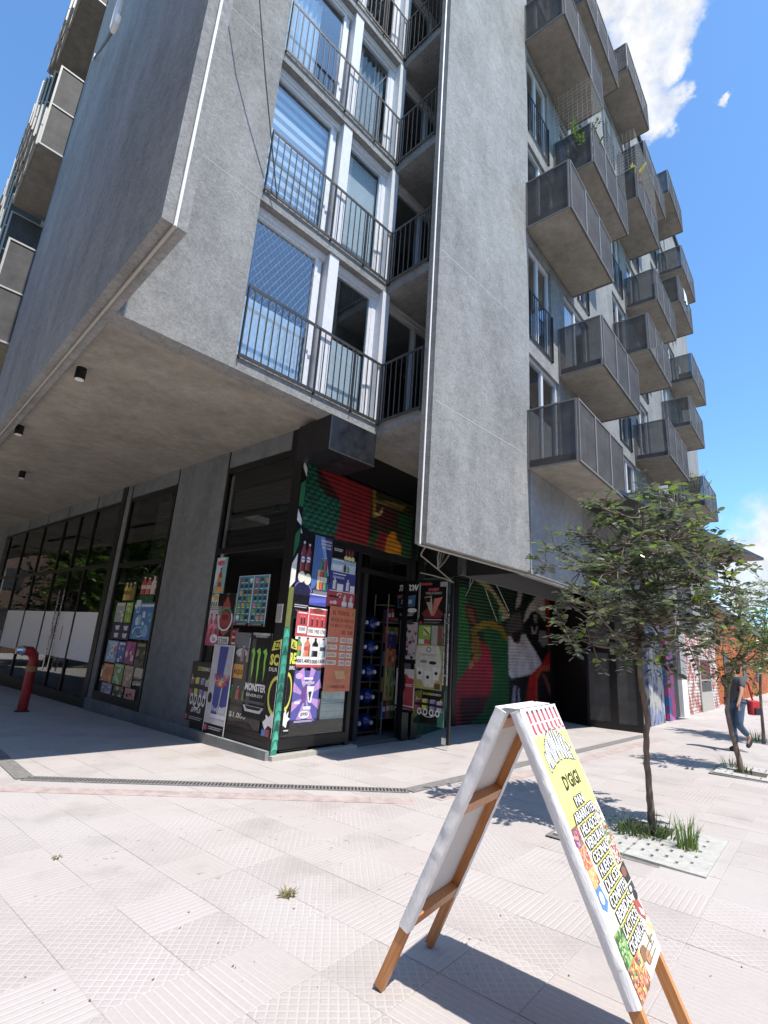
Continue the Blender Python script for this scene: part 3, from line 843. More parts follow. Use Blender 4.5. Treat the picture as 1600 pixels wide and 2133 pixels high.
# wall behind the open door leaf, black posts, mural recess
g0 = FS.w(3.2, .06, 0); g1 = FM.w(-.12, .02, 0)
def wall_between(a, b, z0, z1, th, name, m, parent=BLD):
    d = np.array(b) - np.array(a); L = np.hypot(d[0], d[1]); fr = Frame((a[0], a[1]), math.degrees(math.atan2(d[0], d[1])))
    return part(MB().box(0, L, 0, th, z0, z1), name, m, fr, parent), fr
M_GREENW = simple('dark_green_painted_wall', (.012, .05, .025), .6, mottled=.5, scale=4)
wall_between(g0, g1, -.1, 4.7, .1, 'wall', M_GREENW)
part(MB().box(-.16, -.02, -.05, .12, -.1, 4.7), 'black_post', M_BLACK, FM)
part(MB().box(-.3, 8.0, .12, .2, -.2, 4.7), 'room_wall', M_BLACK, FM)
part(MB().box(3.62, 3.85, -.05, .11, -.1, 4.7), 'black_post', M_BLACK, FM)
pa = ground(1226, 1513); pb = ground(1343, 1528)
pm0 = FM.w(3.85, 0, 0)
wall_between(pm0, pa, -.1, 4.7, .08, 'dark_gate', M_BLACK)
# black ceiling of the recess
part(MB().box(.0, 9, -3.6, .3, 4.70, 4.78), 'recess_ceiling', M_BLACK, FM)
# gate leaf with perforated sheets
d = pb - pa; LG = float(np.hypot(d[0], d[1])); FG = Frame((pa[0], pa[1], pa[2]), math.degrees(math.atan2(d[0], d[1])))
mb = MB()
for a, c in ((0, .05), (LG * .44, LG * .57), (LG - .12, LG)): mb.box(a, c, -.03, .03, .02, 2.84)
for z_ in (.03, 1.72, 2.74): mb.box(.05, LG - .12, -.028, .028, z_, z_ + .12)
ga = part(mb, 'gate', M_BLACK, FG)
for a, c in ((.05, LG * .44), (LG * .57, LG - .12)):
    part(MB().box(a, c, -.006, .004, .15, 1.72), 'perforated_sheet', M_PERFL, FG, ga)
    part(MB().box(a, c, -.006, .004, 1.84, 2.74), 'perforated_sheet', M_PERFL, FG, ga)
part(MB().box(0, LG, .04, .06, 0, 2.85), 'gate_backing', M_SMOOTH, FG, ga)

# ---- street level of the right facade
def fx(px, py): return FR.pick(px, py, 1, WY)[0]
x1, x2, x3, x4, x5, x6 = [fx(q, 1440) for q in (1351, 1381, 1391, 1404, 1421, 1432)]
def gpaint(colours):
    m, t, b = mat('graffiti_' + colours[0], (.5, .5, .5), .7)
    co = t.n('ShaderNodeNewGeometry').outputs['Position']
    n = t.noise(t.mapping(co, (1.5, 1.5, 1)), 2.6, 3, .5)
    c = lin(colours[1])[:3]
    cc = c
    for i, q in enumerate(colours[2:]):
        th = .52 + .06 * i
        n = t.noise(t.mapping(co, (1.3 + i, 1.3 + i, .9 + .3 * i)), 2.2 + i * .8, 3, .5)
        cc = t.mix(t.mapr(n, th, th + .015), cc, lin(q)[:3])
    t.l(cc, b.inputs['Base Color']); return m
M_GRAF1 = gpaint(('grey', 'a8a8a4', '7a86a8', '585c66'))
M_GRAF2 = gpaint(('pink', 'd05a92', '3a7fb8', 'c03060'))
M_GRAF3 = gpaint(('white', 'c8c4be', 'a86a62', '8a4048', '6a7a70'))
M_GRAF4 = gpaint(('orange', 'a84c12', 'b86a1e', '58200f'))
zb = -.15
part(MB().box(x1, x2, WY - .02, WY + .4, zb, 2.86), 'painted_pillar', M_GRAF1, FR)
part(MB().box(x2, x3, WY + .1, WY + .18, zb, 2.86), 'dark_door', M_DARKMET, FR)
part(MB().box(x3, x4, WY - .02, WY + .4, zb, 2.86), 'painted_pillar', M_GRAF2, FR)
part(MB().box(x4, x5, WY + .1, WY + .18, zb, 2.86), 'dark_door', M_DARKMET, FR)
part(MB().box(x5, x6, WY - .02, WY + .4, zb, 1.15), 'white_post', M_WHITE, FR)
part(MB().box(x5, x6, WY - .02, WY + .4, 1.15, 2.86), 'wall', M_SMOOTH, FR)
sh = slats('roller_shutter', FR, 'x', x6, 18.4, -.1, 2.84, WY + .06, M_GRAF3, h=.11)
xs1, xs2 = [fx(q, 1440) for q in (1461, 1484)]
sd_ = part(MB().box(xs1, xs2, WY - .01, WY + .03, 0, 1.95), 'shutter_door', M_PIPEG, FR)
part(MB().box(xs1 + .15, xs2 - .15, WY - .015, WY - .01, 1.15, 1.85), 'door_window', simple('red_dark_board', (.10, .012, .015), .6), FR, sd_)
part(MB().box(xs1 + .15, xs2 - .15, WY - .015, WY - .01, .72, 1.1), 'door_window', M_DARKMET, FR, sd_)
part(MB().box(5.5, 18.4, WY + .6, WY + .7, -.2, 2.9), 'room_wall', M_BLACK, FR)

# ================================================================== PAINTED SHUTTERS
def pip(x, y, poly):
    c = False; n = len(poly); j = n - 1
    for i in range(n):
        xi, yi = poly[i]; xj, yj = poly[j]
        if (yi > y) != (yj > y) and x < (xj - xi) * (y - yi) / (yj - yi) + xi: c = not c
        j = i
    return c
def painter(fr, axis, val, bg, shapes, ox, oy, sc, fuzz=.024, extra=None):
    ps = []
    for pts, col in shapes:
        q = []
        for x, y in pts:
            l = fr.pick(ox + x / sc, oy + y / sc, axis, val); q.append((l[1 - axis], l[2]))
        xs = [p[0] for p in q]; zs = [p[1] for p in q]
        ps.append((q, lin(col), min(xs), max(xs), min(zs), max(zs)))
    ps.reverse(); g = random.Random(3); bgc = lin(bg); memo = {}
    def f(x, z):
        k = (round(x, 4), round(z, 4))
        if k in memo: return memo[k]
        acc = [0, 0, 0]
        for it in range(3):
            xx = x + g.gauss(0, fuzz * .6); zz = z + g.gauss(0, fuzz * .6); c = bgc
            for q, col, a, b2, c2, d2 in ps:
                if a < xx < b2 and c2 < zz < d2 and pip(xx, zz, q): c = col; break
            for e_ in range(3): acc[e_] += c[e_] / 3
        if max(abs(acc[e_] - c[e_]) for e_ in range(3)) > 1e-6: c = (acc[0], acc[1], acc[2], 1.0)
        if extra: c = extra(x, z, c)
        memo[k] = c; return c
    return f
MUR = [
 ([(190,430),(290,400),(330,700),(330,900),(350,1300),(180,1540)], '1f7038'),
 ([(480,900),(700,880),(790,1050),(800,1850),(480,2060),(300,2060),(420,1900),(600,1500)], '155c30'),
 ([(430,220),(560,380),(700,560),(800,720),(700,800),(660,600),(520,430),(390,320)], 'b0a878'),
 ([(270,500),(450,360),(600,480),(690,640),(640,820),(500,860),(330,640)], '17441f'),
 ([(270,590),(400,640),(430,760),(390,860),(320,830)], '5a1420'),
 ([(180,1540),(300,1370),(470,1040),(560,1100),(610,1400),(590,1620),(500,1850),(230,1760)], 'a81c36'),
 ([(230,1700),(560,1690),(480,1880),(260,2060)], '4a1520'),
 ([(150,1540),(200,1580),(240,2060),(140,2060)], 'b02028'),
 ([(340,900),(480,810),(600,800),(720,870),(800,1020),(760,1040),(690,930),(560,880),(430,920),(380,1000)], '857220'),
 ([(300,650),(370,660),(400,800),(430,850),(390,860),(330,780)], '7a4a30'),
 ([(360,960),(440,980),(460,1080),(420,1180),(350,1180)], '8a6a28'),
 ([(400,1180),(470,1110),(480,1200),(430,1280),(370,1260)], '8a6a28'),
 ([(320,1310),(380,1280),(380,1340),(330,1370)], 'b08a50'),
 ([(790,980),(1000,960),(1180,1300),(1110,1390),(1050,1430),(830,1480),(790,1430)], 'd0ccd4'),
 ([(990,690),(1200,380),(1230,820),(1130,700),(1050,760),(960,830)], 'b8b0a8'),
 ([(880,440),(960,420),(930,600),(870,680)], 'a8a4a0'),
 ([(710,760),(810,700),(800,760),(720,810)], 'c0b8a4'),
 ([(440,170),(490,130),(840,700),(800,730)], '070707'),
 ([(870,240),(940,240),(860,690),(830,690)], '0a0a0a'),
 ([(1080,330),(1150,360),(960,690),(910,690)], '0a0a0a'),
 ([(730,200),(800,220),(860,400),(800,400)], '1f8a58'),
 ([(680,720),(720,680),(710,830),(670,830)], '2a8a50'),
 ([(770,820),(850,720),(930,700),(950,900),(920,1060),(850,1040),(760,900)], '524c4c'),
 ([(830,950),(950,900),(900,1070),(850,1050)], '221818'),
 ([(970,850),(1060,700),(1110,680),(1140,760),(1230,850),(1250,1100),(1240,1200),(1190,1300),(1130,1200),(1060,1090),(1000,1000)], '0c0a0c'),
 ([(1080,735),(1130,735),(1122,825),(1092,825)], '958e90'),
 ([(1050,870),(1135,870),(1110,960),(1070,960)], 'b0aca8'),
 ([(1066,860),(1118,860),(1102,930),(1080,930)], '0c0a0c'),
 ([(1150,920),(1220,920),(1260,1050),(1200,1110),(1140,1050)], '8c8888'),
 ([(810,1480),(1040,1440),(960,1700),(940,1830),(790,1830)], '16121c'),
 ([(850,1560),(880,1560),(870,1830),(820,1830)], 'a0a0b0'), ([(900,1590),(915,1590),(930,1830),(890,1830)], 'a0a0b0'),
 ([(1220,560),(1300,560),(1310,1320),(1160,1360),(1120,2060),(930,2060),(1040,1450),(1180,1300),(1270,1150)], 'b82424'),
 ([(1160,1340),(1310,1310),(1310,1390),(1180,1390),(1120,1500),(1130,2060),(1100,2060),(1110,1450)], 'c05a40'),
 ([(1130,1500),(1190,1400),(1310,1400),(1310,2060),(1130,2060)], '241c20'),
 ([(1180,1420),(1220,1440),(1310,1650),(1280,1700)], '9a5a48'),
]
slats('roller_shutter', FM, 'x', 0.0, 3.62, -.08, 4.1, .03, M_MURAL, h=.078,
      colour=painter(FM, 1, .0, '0d2c18', MUR, 920, 1150, 5.614), nx=110, label='painted mural shutter with green, red and white figures')
SHU = [
 ([(100,100),(1300,500),(1300,1200),(100,1000)], '30100f'),
 ([(300,200),(830,410),(800,960),(470,900),(540,560)], '8a141f'),
 ([(820,400),(1270,580),(1270,1110),(960,1040),(780,960)], '26280f'),
 ([(850,560),(1080,680),(1000,810),(860,760)], '4a121c'),
 ([(1060,660),(1250,720),(1240,850),(1060,800)], '164a1e'),
 ([(830,420),(860,425),(850,700),(825,700)], '9a7a20'), ([(840,530),(1140,590),(1100,640),(840,560)], '7a6a2a'),
 ([(830,640),(880,660),(925,600),(915,670),(860,700)], 'b8a860'),
 ([(880,820),(960,840),(940,1010),(850,980)], '8a1420'),
 ([(780,900),(900,810),(850,960),(780,960)], '2c4a1c'),
 ([(935,1030),(960,880),(1000,835),(1045,850),(1050,920),(1090,950),(1085,1045)], 'd0860f'),
 ([(1095,900),(1140,820),(1250,850),(1240,1095),(1085,1060)], '174a20'),
 ([(100,100),(210,180),(300,230),(330,400),(390,500),(535,550),(520,700),(480,870),(300,860),(120,830)], '0f6048'),
]
_lf0 = FS.pick(600, 1120, 1, .0)
def veins(x, z, c):
    if c == lin('0f6048'):
        a = math.sin((x * .8 + z) * 62) * .5 + math.sin((x - z * .75) * 48) * .5
        k = .35 if a < -.15 else (1.0 if a < .45 else 1.7)
        return (c[0] * k, c[1] * k, c[2] * k, 1)
    return c
slats('roller_shutter', FS, 'x', .10, 3.02, 3.16, 4.28, .005, M_MURAL, h=.075,
      colour=painter(FS, 1, .0, '0a0808', SHU, 590, 920, 4.444, .008, veins), nx=110, label='half raised shutter painted with a green leaf on red')

# ================================================================== DOOR LEAF
LX = 2.74
lf = MB(); lf.box(LX - .02, LX + .02, -1.02, -.97, .10, 2.74).box(LX - .02, LX + .02, -.06, 0, .03, 2.74)
lf.box(LX - .019, LX + .019, -.97, -.06, 2.70, 2.74)
leaf = part(lf, 'door_leaf', M_BLACK, FS)
part(MB().box(LX - .005, LX + .005, -1.0, -.03, .05, 2.70), 'pane', M_GLASSC, FS, leaf)
hb = MB()
for q in (-.90, -.975):
    hb.tube([(LX - .06, q, 1.0), (LX - .06, q, 2.15)], .014, 8)
    for z_ in (1.15, 2.0): hb.tube([(LX - .06, q, z_), (LX, q, z_)], .008, 6)
part(hb, 'door_handle', M_STEEL, FS, leaf, smooth=True)
part(MB().box(LX - .012, LX - .006, -.98, -.88, .10, .20), 'white_tag', M_WHITE, FS, leaf)

# ================================================================== POSTERS
def poster(side, x0, x1, y0, y1, label, fn, cat='poster', val=None, bg=None, name='poster', group='posters on the shop front', th=.003):
    ym, xm = (y0 + y1) / 2, (x0 + x1) / 2
    ax = 1 if side == 'R' else 0
    val = val if val is not None else {'L': .012, 'B': .012, 'R': .012, 'D': LX - .012}[side]
    a = FS.pick(x0, ym, ax, val); c = FS.pick(x1, ym, ax, val); tp = FS.pick(xm, y0, ax, val)[2]; bt = FS.pick(xm, y1, ax, val)[2]
    ht = tp - bt
    if side == 'R': wd = c[0] - a[0]; M = FS.M(a[0], val, bt)
    else: wd = a[1] - c[1]; M = FS.M(val, a[1], bt, rad(-90))
    mb = MB(); mb.box(0, wd, -th, 0, 0, ht, lin(bg or 'ffffff'))
    A = Art(mb, wd, ht, -th); fn(A)
    return mb.build(name, M_PRINT, None, M, label=label, cat=cat, group=group)

def score(A, s=1):
    A.text('SCORE', .3, .08, .62, .15, 'd8e020'); A.text('ENERGY', .63, .085, .9, .145, 'e8e8e8')
    for q, c in ((.14, '9a3a48'), (.38, 'c8d428'), (.64, '8a7ac0'), (.87, 'b0b4c0')):
        A.can(q, .26 + .08 * abs(q - .5), .58 + .05 * abs(q - .5), .21, c, '222226')
    for q in (.2, .4, .6, .8): A.ring(q, .64, .075, .1, .55, 'e8e8e8'); 
    A.poly([(.05, .2), (.14, .28), (.1, .29), (.16, .36), (.06, .28), (.1, .27)], 'e0e030'); A.poly([(.95, .2), (.86, .28), (.9, .29), (.84, .36), (.94, .28), (.9, .27)], 'e0e030')
    A.ring(.5, .62, .25, .16, .88, 'f0f0f0', 20, 160)
def p_drink(A):
    A.rect(0, 0, 1, 1, '7fc8cc'); A.poly([(0, 0), (.8, 0), (.25, .7), (0, .9)], 'd8ecec'); A.ell(.5, .16, .35, .08, 'e86a8a'); A.text('MIX', .2, .1, .8, .2, 'c02050')
    A.bottle(.55, .3, .88, .35, 'b03018', '301010', 'e09030'); A.ell(.6, .9, .4, .08, 'e8a030')
poster('L', 447, 470, 1162, 1236, 'pale blue drink poster with one red bottle at the top left of the corner window', p_drink)
def p_yellow(A):
    A.rect(0, 0, 1, 1, 'd8e0d0'); A.ell(.5, .25, .5, .25, 'e0b040'); A.ell(.4, .35, .25, .16, 'f4ecc0'); A.rects([(.2 + .2 * i, .6, .32 + .2 * i, .95) for i in range(4)], '4a7a50')
poster('L', 433, 455, 1238, 1265, 'small cream and yellow poster under the pale blue drink poster', p_yellow)
def p_ice(A):
    A.rect(0, 0, 1, 1, 'cfe8f0'); A.rect(.02, .012, .485, .94, '2a8aa4'); A.rect(.515, .012, .98, .94, '2f93ad')
    g = random.Random(2)
    for r_ in range(7):
        for c_ in range(6):
            x = .07 + c_ * .075 + (.065 if c_ > 2 else 0) + .075 * (c_ > 2) * .2; x = .05 + (c_ % 3) * .15 + (.5 if c_ > 2 else 0) + g.uniform(0, .03); y = .05 + r_ * .125
            col = g.choice(['b03030', 'e8d8b0', '6a3a20', 'd870a0', 'f0f0f0', '204a70', 'e0a030', '80b040', '15405a'])
            A.ell(x + .05, y + .04, .055, .042, col, 10); A.rect(x + .02, y + .085, x + .11, y + .1, 'f0e8a0')
    A.rect(0, .945, 1, 1, '101014'); A.rect(.03, .95, .09, .995, 'd02848'); A.rect(.53, .95, .59, .995, 'd02848'); A.lines(.12, .955, .45, .99, 2, 'd0d0d0'); A.lines(.62, .955, .95, .99, 2, 'd0d0d0')
poster('L', 493, 557, 1199, 1304, 'two panel teal ice cream price chart in the middle of the corner window', p_ice)
def p_mag(A):
    A.rect(0, 0, 1, 1, 'd8d0d4'); A.lines(.1, .03, .9, .11, 2, '707078'); A.poly([(0, .55), (.4, .45), (1, .6), (1, 1), (0, 1)], 'b8286a')
    for q in (.25, .5, .75): A.bottle(q, .2 + .03 * abs(q - .5), .75, .2, 'd0405a', '202020', 'e87090')
    A.ell(.2, .8, .22, .2, 'd83a60'); A.ell(.78, .82, .2, .11, 'f4f0f4'); A.text('2x', .68, .77, .88, .87, '303038')
poster('L', 420, 458, 1263, 1345, 'white and magenta poster of three pink bottles at the left edge of the corner window', p_mag)
def p_coke(A):
    A.rect(0, 0, 1, 1, '0c0a0c'); A.bottle(.5, .0, .55, .5, '2a1410', '1a7a30'); A.poly([(.5, .05), (.8, .35), (.2, .35)], 'b01820')
    A.ring(.5, .6, .46, .28, .82, 'e8e8e8'); A.ring(.5, .6, .46, .28, .82, '30a060', 200, 330); A.ell(.5, .6, .34, .2, 'a81420'); A.rect(.3, .5, .7, .62, '7a0c14'); A.poly([(.3, .88), (.9, .84), (.5, .99)], 'b01820')
poster('L', 454, 487, 1236, 1327, 'dark cola poster with a white ring round a red glass', p_coke)
def tag1200(A): A.rect(0, 0, 1, 1, 'e8e8e4'); A.text('$1200', .08, .2, .92, .85, '20202a')
poster('L', 449, 476, 1326, 1342, 'white handwritten 1200 price tag under the cola poster', tag1200, 'price tag', name='price_tag', group='price tags on the shop windows')
def p_apple(A): A.rect(0, 0, 1, 1, '141416'); score(A); A.text('$PPLE', .25, .77, .72, .86, 'e8e8e8', .03, .06); A.lines(.2, .92, .85, .98, 2, 'c0c0c0'); A.rect(.02, .9, .12, .98, 'd83050')
poster('L', 393, 436, 1378, 1506, 'black energy drink poster with four cans low beside the grey pillar', p_apple, val=-.02)
def p_bull(A):
    A.rect(0, 0, 1, 1, 'c8ccd4'); A.rect(0, .9, 1, 1, '0e0e12'); A.poly([(.3, .02), (.95, .02), (.98, .85), (.28, .85)], 'b8bcc8')
    A.poly([(.3, .02), (.72, .02), (.62, .38), (.3, .42)], '1c2f9a'); A.poly([(.7, .42), (.98, .36), (.98, .68), (.62, .72)], '1c2f9a'); A.poly([(.28, .46), (.62, .44), (.55, .8), (.28, .8)], '20389f')
    A.rect(.28, .79, .98, .83, 'e0e4ec'); A.text('Red Bull', .22, .34, .95, .41, 'c01828', .03); A.poly([(.25, .44), (.45, .41), (.62, .44), (.8, .41), (.85, .45), (.65, .49), (.4, .48)], 'd02028'); A.ell(.55, .445, .09, .03, 'f0c020')
    A.text('Red Bull', .3, .70, .9, .76, 'd8dce8', .02); A.ell(.14, .62, .1, .06, '101014'); A.rect(.05, .92, .18, .98, 'd83050'); A.lines(.25, .93, .9, .97, 2, 'c0c0c4')
    A.rect(0, 0, .03, 1, 'f0f0f0'); A.rect(.97, 0, 1, 1, 'f0f0f0')
poster('L', 434, 478, 1342, 1532, 'tall blue and silver energy can poster standing at the foot of the corner window', p_bull, val=-.022)
def p_red(A): A.rect(0, 0, 1, 1, 'b02030'); A.rect(0, 0, 1, .1, '101010'); A.bottle(.5, .2, .8, .45, '701018', 'f0d0d0', 'f0b0b0'); A.rect(.3, .85, .8, .95, 'f0f0f0')
poster('L', 480, 494, 1308, 1344, 'narrow red bottle strip left of the grey display poster', p_red)
def p_grey(A):
    A.rect(0, 0, 1, 1, '5a5650'); A.rect(0, 0, 1, .16, '74787e'); A.rect(.45, .05, .98, .14, 'd0d4e0'); A.ell(.25, .21, .17, .045, 'c8ccd0'); A.rect(.05, .33, .36, .47, 'e09a20'); A.text('AQUI', .08, .38, .34, .44, '33261a', .03)
    for q in range(4): A.bottle(.3 + .17 * q, .14, .3, .13, ['9a8088', 'a09898', 'b0a8b0', '90707a'][q])
    for q in range(5): A.bottle(.1 + .19 * q, .55, .68, .11, ['4a8a4a', 'c04a30', '6a9a40', 'c03a30', 'b07a40'][q])
    for q in range(4): A.bottle(.55 + .13 * q, .3, .48, .1, 'b8bcc4')
    A.rect(.02, .72, .98, .745, '46423e'); A.text('$1.000', .12, .80, .62, .86, 'e0dcd0', .02); A.poly([(.05, .9), (.7, .88), (.95, .97), (.05, .97)], '3c3028')
    A.rect(0, .985, 1, 1, 'f0f0f0')
poster('L', 478, 550, 1318, 1534, 'grey brown display poster with a yellow AQUI sticker and 1.000 price', p_grey)
def p_monster(A):
    A.rect(0, 0, 1, 1, '1a1a1c'); A.can(.5, .0, .97, .98, '0b0b0c'); A.rect(.1, .0, .9, .025, 'b0b4b8'); A.rect(.12, .03, .88, .06, '303036'); A.text('ENERGY', .25, .035, .8, .055, 'd0d0d0')
    for q, (a, ln) in enumerate(((.22, .34), (.48, .42), (.78, .36))):
        A.poly([(a - .12, .22), (a + .02, .18), (a + .09, .24), (a + .05, .34), (a + .07, .42), (a + .02, .22 + ln), (a - .02, .4), (a - .03, .34), (a - .02, .26)], '7fd016')
    A.text('MONSTER', .02, .60, .98, .69, 'f0f0f0', .035); A.text('ENERGY', .12, .72, .9, .755, 'd8d8d8', .01); A.rect(.02, .80, .98, .83, '58585c'); A.poly([(.02, .86), (.98, .86), (.85, .93), (.15, .93)], 'c8ccd0'); A.poly([(.1, .865), (.9, .865), (.78, .9), (.22, .9)], '1a1a1c')
poster('L', 513, 558, 1318, 1500, 'black energy can poster with three green claw marks and MONSTER lettering', p_monster, val=-.002)
def p_sc(A):
    A.rect(0, 0, 1, 1, '0a0a0b'); A.poly([(.25, .03), (1, 0), (1, .1), (.1, .13)], 'd8d818'); A.text('ZZ', .35, .03, .9, .1, '202010', .03)
    A.text('SC', .05, .16, .92, .28, 'e0e020', .05); A.text('DLR', .05, .3, .9, .34, 'e0e0e0', .02)
    A.ring(1.0, .58, .78, .2, .8, 'd8d82a', 90, 270); A.poly([(0, .86), (.3, .82), (.25, .78), (.6, .8), (.8, .75), (1, .77), (1, .9), (.6, .88), (.3, .93)], 'f0f0ee'); A.rect(0, .93, .4, .99, '2a78d0'); A.rect(.42, .92, .75, .99, 'b02838')
poster('L', 555, 576, 1330, 1540, 'left half of the black poster with a yellow ring folded round the corner post', p_sc, val=-.018)
def p_re(A):
    A.rect(0, 0, 1, 1, '0a0a0b'); A.poly([(0, 0), (.9, .03), (.95, .12), (0, .1)], 'd8d818'); A.text('AL', .1, .03, .7, .1, '202010', .03); A.text('RE', .06, .15, .95, .27, 'e0e020', .05); A.text('BIRL', .1, .29, .95, .33, 'e0e0e0', .02)
    A.ring(0, .56, .8, .2, .8, 'd8d82a', -90, 90); A.poly([(0, .78), (.3, .74), (.35, .8), (.7, .76), (.6, .82), (1, .84), (.6, .87), (.5, .93), (0, .9)], 'f0f0ee'); A.lines(.2, .95, .9, .98, 1, 'd0d0d0')
poster('R', 597, 611, 1330, 1530, 'right half of the black poster with a yellow ring folded round the corner post', p_re, val=-.02)
def p_label(A): A.rect(0, 0, 1, 1, 'a8a8a6'); A.lines(.1, .1, .9, .9, 9, '6a6a6a', .35)
poster('L', 576, 588, 1258, 1297, 'small grey notice stuck on the black corner post', p_label, 'notice', val=-.02, name='notice', group=None)
# door side
def p_cola(A):
    A.rect(0, 0, 1, 1, '0e0f1c'); A.rect(0, .6, 1, .8, '1b1c48'); A.ring(.5, .78, .6, .16, .9, '6a60b8', 180, 360)
    A.bottle(.33, .1, .5, .32, '8a2a30', 'd8d8d8', '1c3f9c'); A.bottle(.68, .12, .48, .32, '8a2a30', 'd8d8d8', '1c3f9c'); A.ell(.33, .34, .12, .04, 'e8e8f0'); A.ell(.68, .33, .12, .04, 'e8e8f0')
    A.rect(.2, .33, .45, .345, 'c02030'); A.rect(.56, .325, .8, .34, 'c02030'); A.ell(.35, .57, .22, .075, 'e8ead8'); A.ell(.75, .59, .22, .075, 'e8ead8'); A.lines(.1, .93, .95, .98, 2, 'c0c0c8')
poster('R', 617, 650, 1112, 1272, 'dark navy cola poster with two brown bottles beside the shop corner', p_cola, val=-.016)
def p_blue(A):
    A.rect(0, 0, 1, 1, '1b2f72'); A.poly([(0, 0), (.55, 0), (.7, .5), (.2, .95), (0, 1)], '2c6ab8'); A.poly([(.3, .02), (.5, .02), (.95, .7), (.8, .72)], '6aa0e0'); A.text('MOMENTOS', .35, .06, .95, .1, 'e0e4f0'); A.text('DE VERANO', .35, .12, .95, .16, 'e0e4f0'); A.text('EN CASA', .42, .18, .95, .22, 'e0e4f0')
    for q, c in ((.4, 'e0a828'), (.58, 'c02828'), (.76, '2f9a50')): A.can(q, .62, .98, .17, c, 'f0e8d0')
    A.bottle(.5, .4, .62, .16, '3a8a40'); A.bottle(.7, .38, .64, .18, 'b82020')
poster('R', 652, 689, 1117, 1232, 'bright blue poster of stacked soft drink cans right of the navy cola poster', p_blue, val=-.015)
def p_blk(A): A.rect(0, 0, 1, 1, '101013'); A.rect(0, 0, .6, .22, 'c8a878'); A.rect(.5, .03, 1, .24, 'b05030'); A.lines(.08, .45, .45, .62, 2, 'd8d8d8'); [A.bottle(.62 + .13 * q, .3, .75, .1, '6a2024') for q in range(3)]; [A.ell(.6 + .15 * q, .85, .08, .12, 'e0d890') for q in range(3)]
poster('R', 692, 741, 1128, 1168, 'small black poster with three yellow price dots above the pale blue one', p_blk)
def p_lb(A): A.rect(0, 0, 1, 1, '8ab8dc'); A.poly([(0, .5), (1, .35), (1, 1), (0, 1)], 'b8d4ec'); A.lines(.05, .1, .5, .3, 1, 'f0f4f8'); A.bottle(.55, .3, .95, .12, '7a2020', 'd0d0d0', '303030'); A.bottle(.68, .4, .95, .1, '5aa070'); A.rect(.05, .5, .42, .85, 'dce8f4')
poster('R', 690, 741, 1165, 1193, 'pale blue water poster between the black and the navy bottle posters', p_lb)
def p_nv(A): A.rect(0, 0, 1, 1, '20308a'); A.lines(.1, .08, .6, .2, 1, 'e0e4f0'); A.text('RENDIDOR', .1, .22, .55, .34, 'c8d0f0'); [A.bottle(.18 + .52 * q, .32, .9, .14, 'd8dcec') for q in range(2)]; A.rects([(.28, .6, .52, .95), (.8, .6, .98, .95)], 'e8eaf4'); A.rect(0, .96, 1, 1, 'f0f0f0')
poster('R', 687, 740, 1193, 1234, 'navy poster with two white bottles above the red sports drink poster', p_nv)
def p_gat(A): A.rect(0, 0, 1, 1, 'b81c34'); A.ring(.42, .25, .1, .14, .6, 'f0e0e0', 40, 330); A.rect(.05, .32, .4, .42, '20101a'); [A.bottle(.62 + .24 * q, .15, .75, .12, 'd0c4cc', 'e06a70') for q in range(2)]; A.rects([(.52, .62, .7, .95), (.76, .62, .94, .95)], 'eceaec'); A.ell(.15, .75, .06, .1, 'f0c0c0'); A.ell(.27, .72, .07, .12, 'f0d0d0')
poster('R', 681, 739, 1232, 1266, 'red sports drink poster above the orange egg price board', p_gat)
def p_wb(A): A.rect(0, 0, 1, 1, '2a3cb0'); A.rect(0, 0, 1, .4, 'e8ecf8'); A.ring(.15, .2, .1, .14, .5, '202430'); A.poly([(0, .6), (1, .5), (1, .75), (0, .9)], '4a58d0')
poster('R', 641, 680, 1226, 1262, 'white and violet blue poster below the soft drink cans poster', p_wb)
def p_red1(A):
    A.rect(0, 0, 1, 1, 'c81c2c'); A.rect(0, 0, 1, .04, 'f0f0f0'); A.ell(.25, .1, .14, .08, '8a2018'); A.ell(.68, .1, .2, .09, '8a3018'); A.rect(.36, .04, .39, .66, 'f0d8d8'); A.lines(.42, .22, .95, .29, 1, 'f8e8e8'); A.rect(.04, .2, .33, .24, 'f8e8e8')
    for q in (.15, .24): A.bottle(q, .33, .6, .07, '6a0c14')
    for q in (.5, .67, .84): A.bottle(q, .36, .62, .08, '7a0e16', 'f4f4f4')
    A.rect(.05, .66, .34, .9, 'f4f0ec'); A.text('500', .1, .7, .3, .82, '202020', .02); A.rect(.38, .68, 1, .95, 'f4f0ec'); A.text('1900 1900 1790', .4, .74, .98, .88, '202020', .02)
poster('R', 617, 680, 1265, 1327, 'red cola price poster reading 1900 1900 1790', p_red1, val=-.012)
def p_wt(A):
    A.rect(0, 0, 1, 1, 'f0eeea'); A.rect(0, .92, 1, 1, 'c81c38')
    for q, c, l in ((.12, '6aa84a', 'e07a30'), (.38, 'e0703a', 'c03020'), (.63, '18181c', 'e8e8e8'), (.88, 'c8d8dc', '48505a')): A.bottle(q, .06, .66, .19, c, '303030', l)
    A.rects([(.25, .05, .255, .9), (.5, .05, .505, .9), (.755, .05, .76, .9)], 'b0a8a8')
    A.text('1900', .02, .74, .24, .86, '18181c', .02); A.text('1.400', .27, .74, .49, .86, '18181c', .02); A.text('1000', .52, .76, .74, .88, '18181c', .02); A.text('1500', .78, .74, .98, .86, '18181c', .02)
poster('R', 612, 679, 1325, 1390, 'white poster of four juice bottles with handwritten prices under the red one', p_wt, val=-.011)
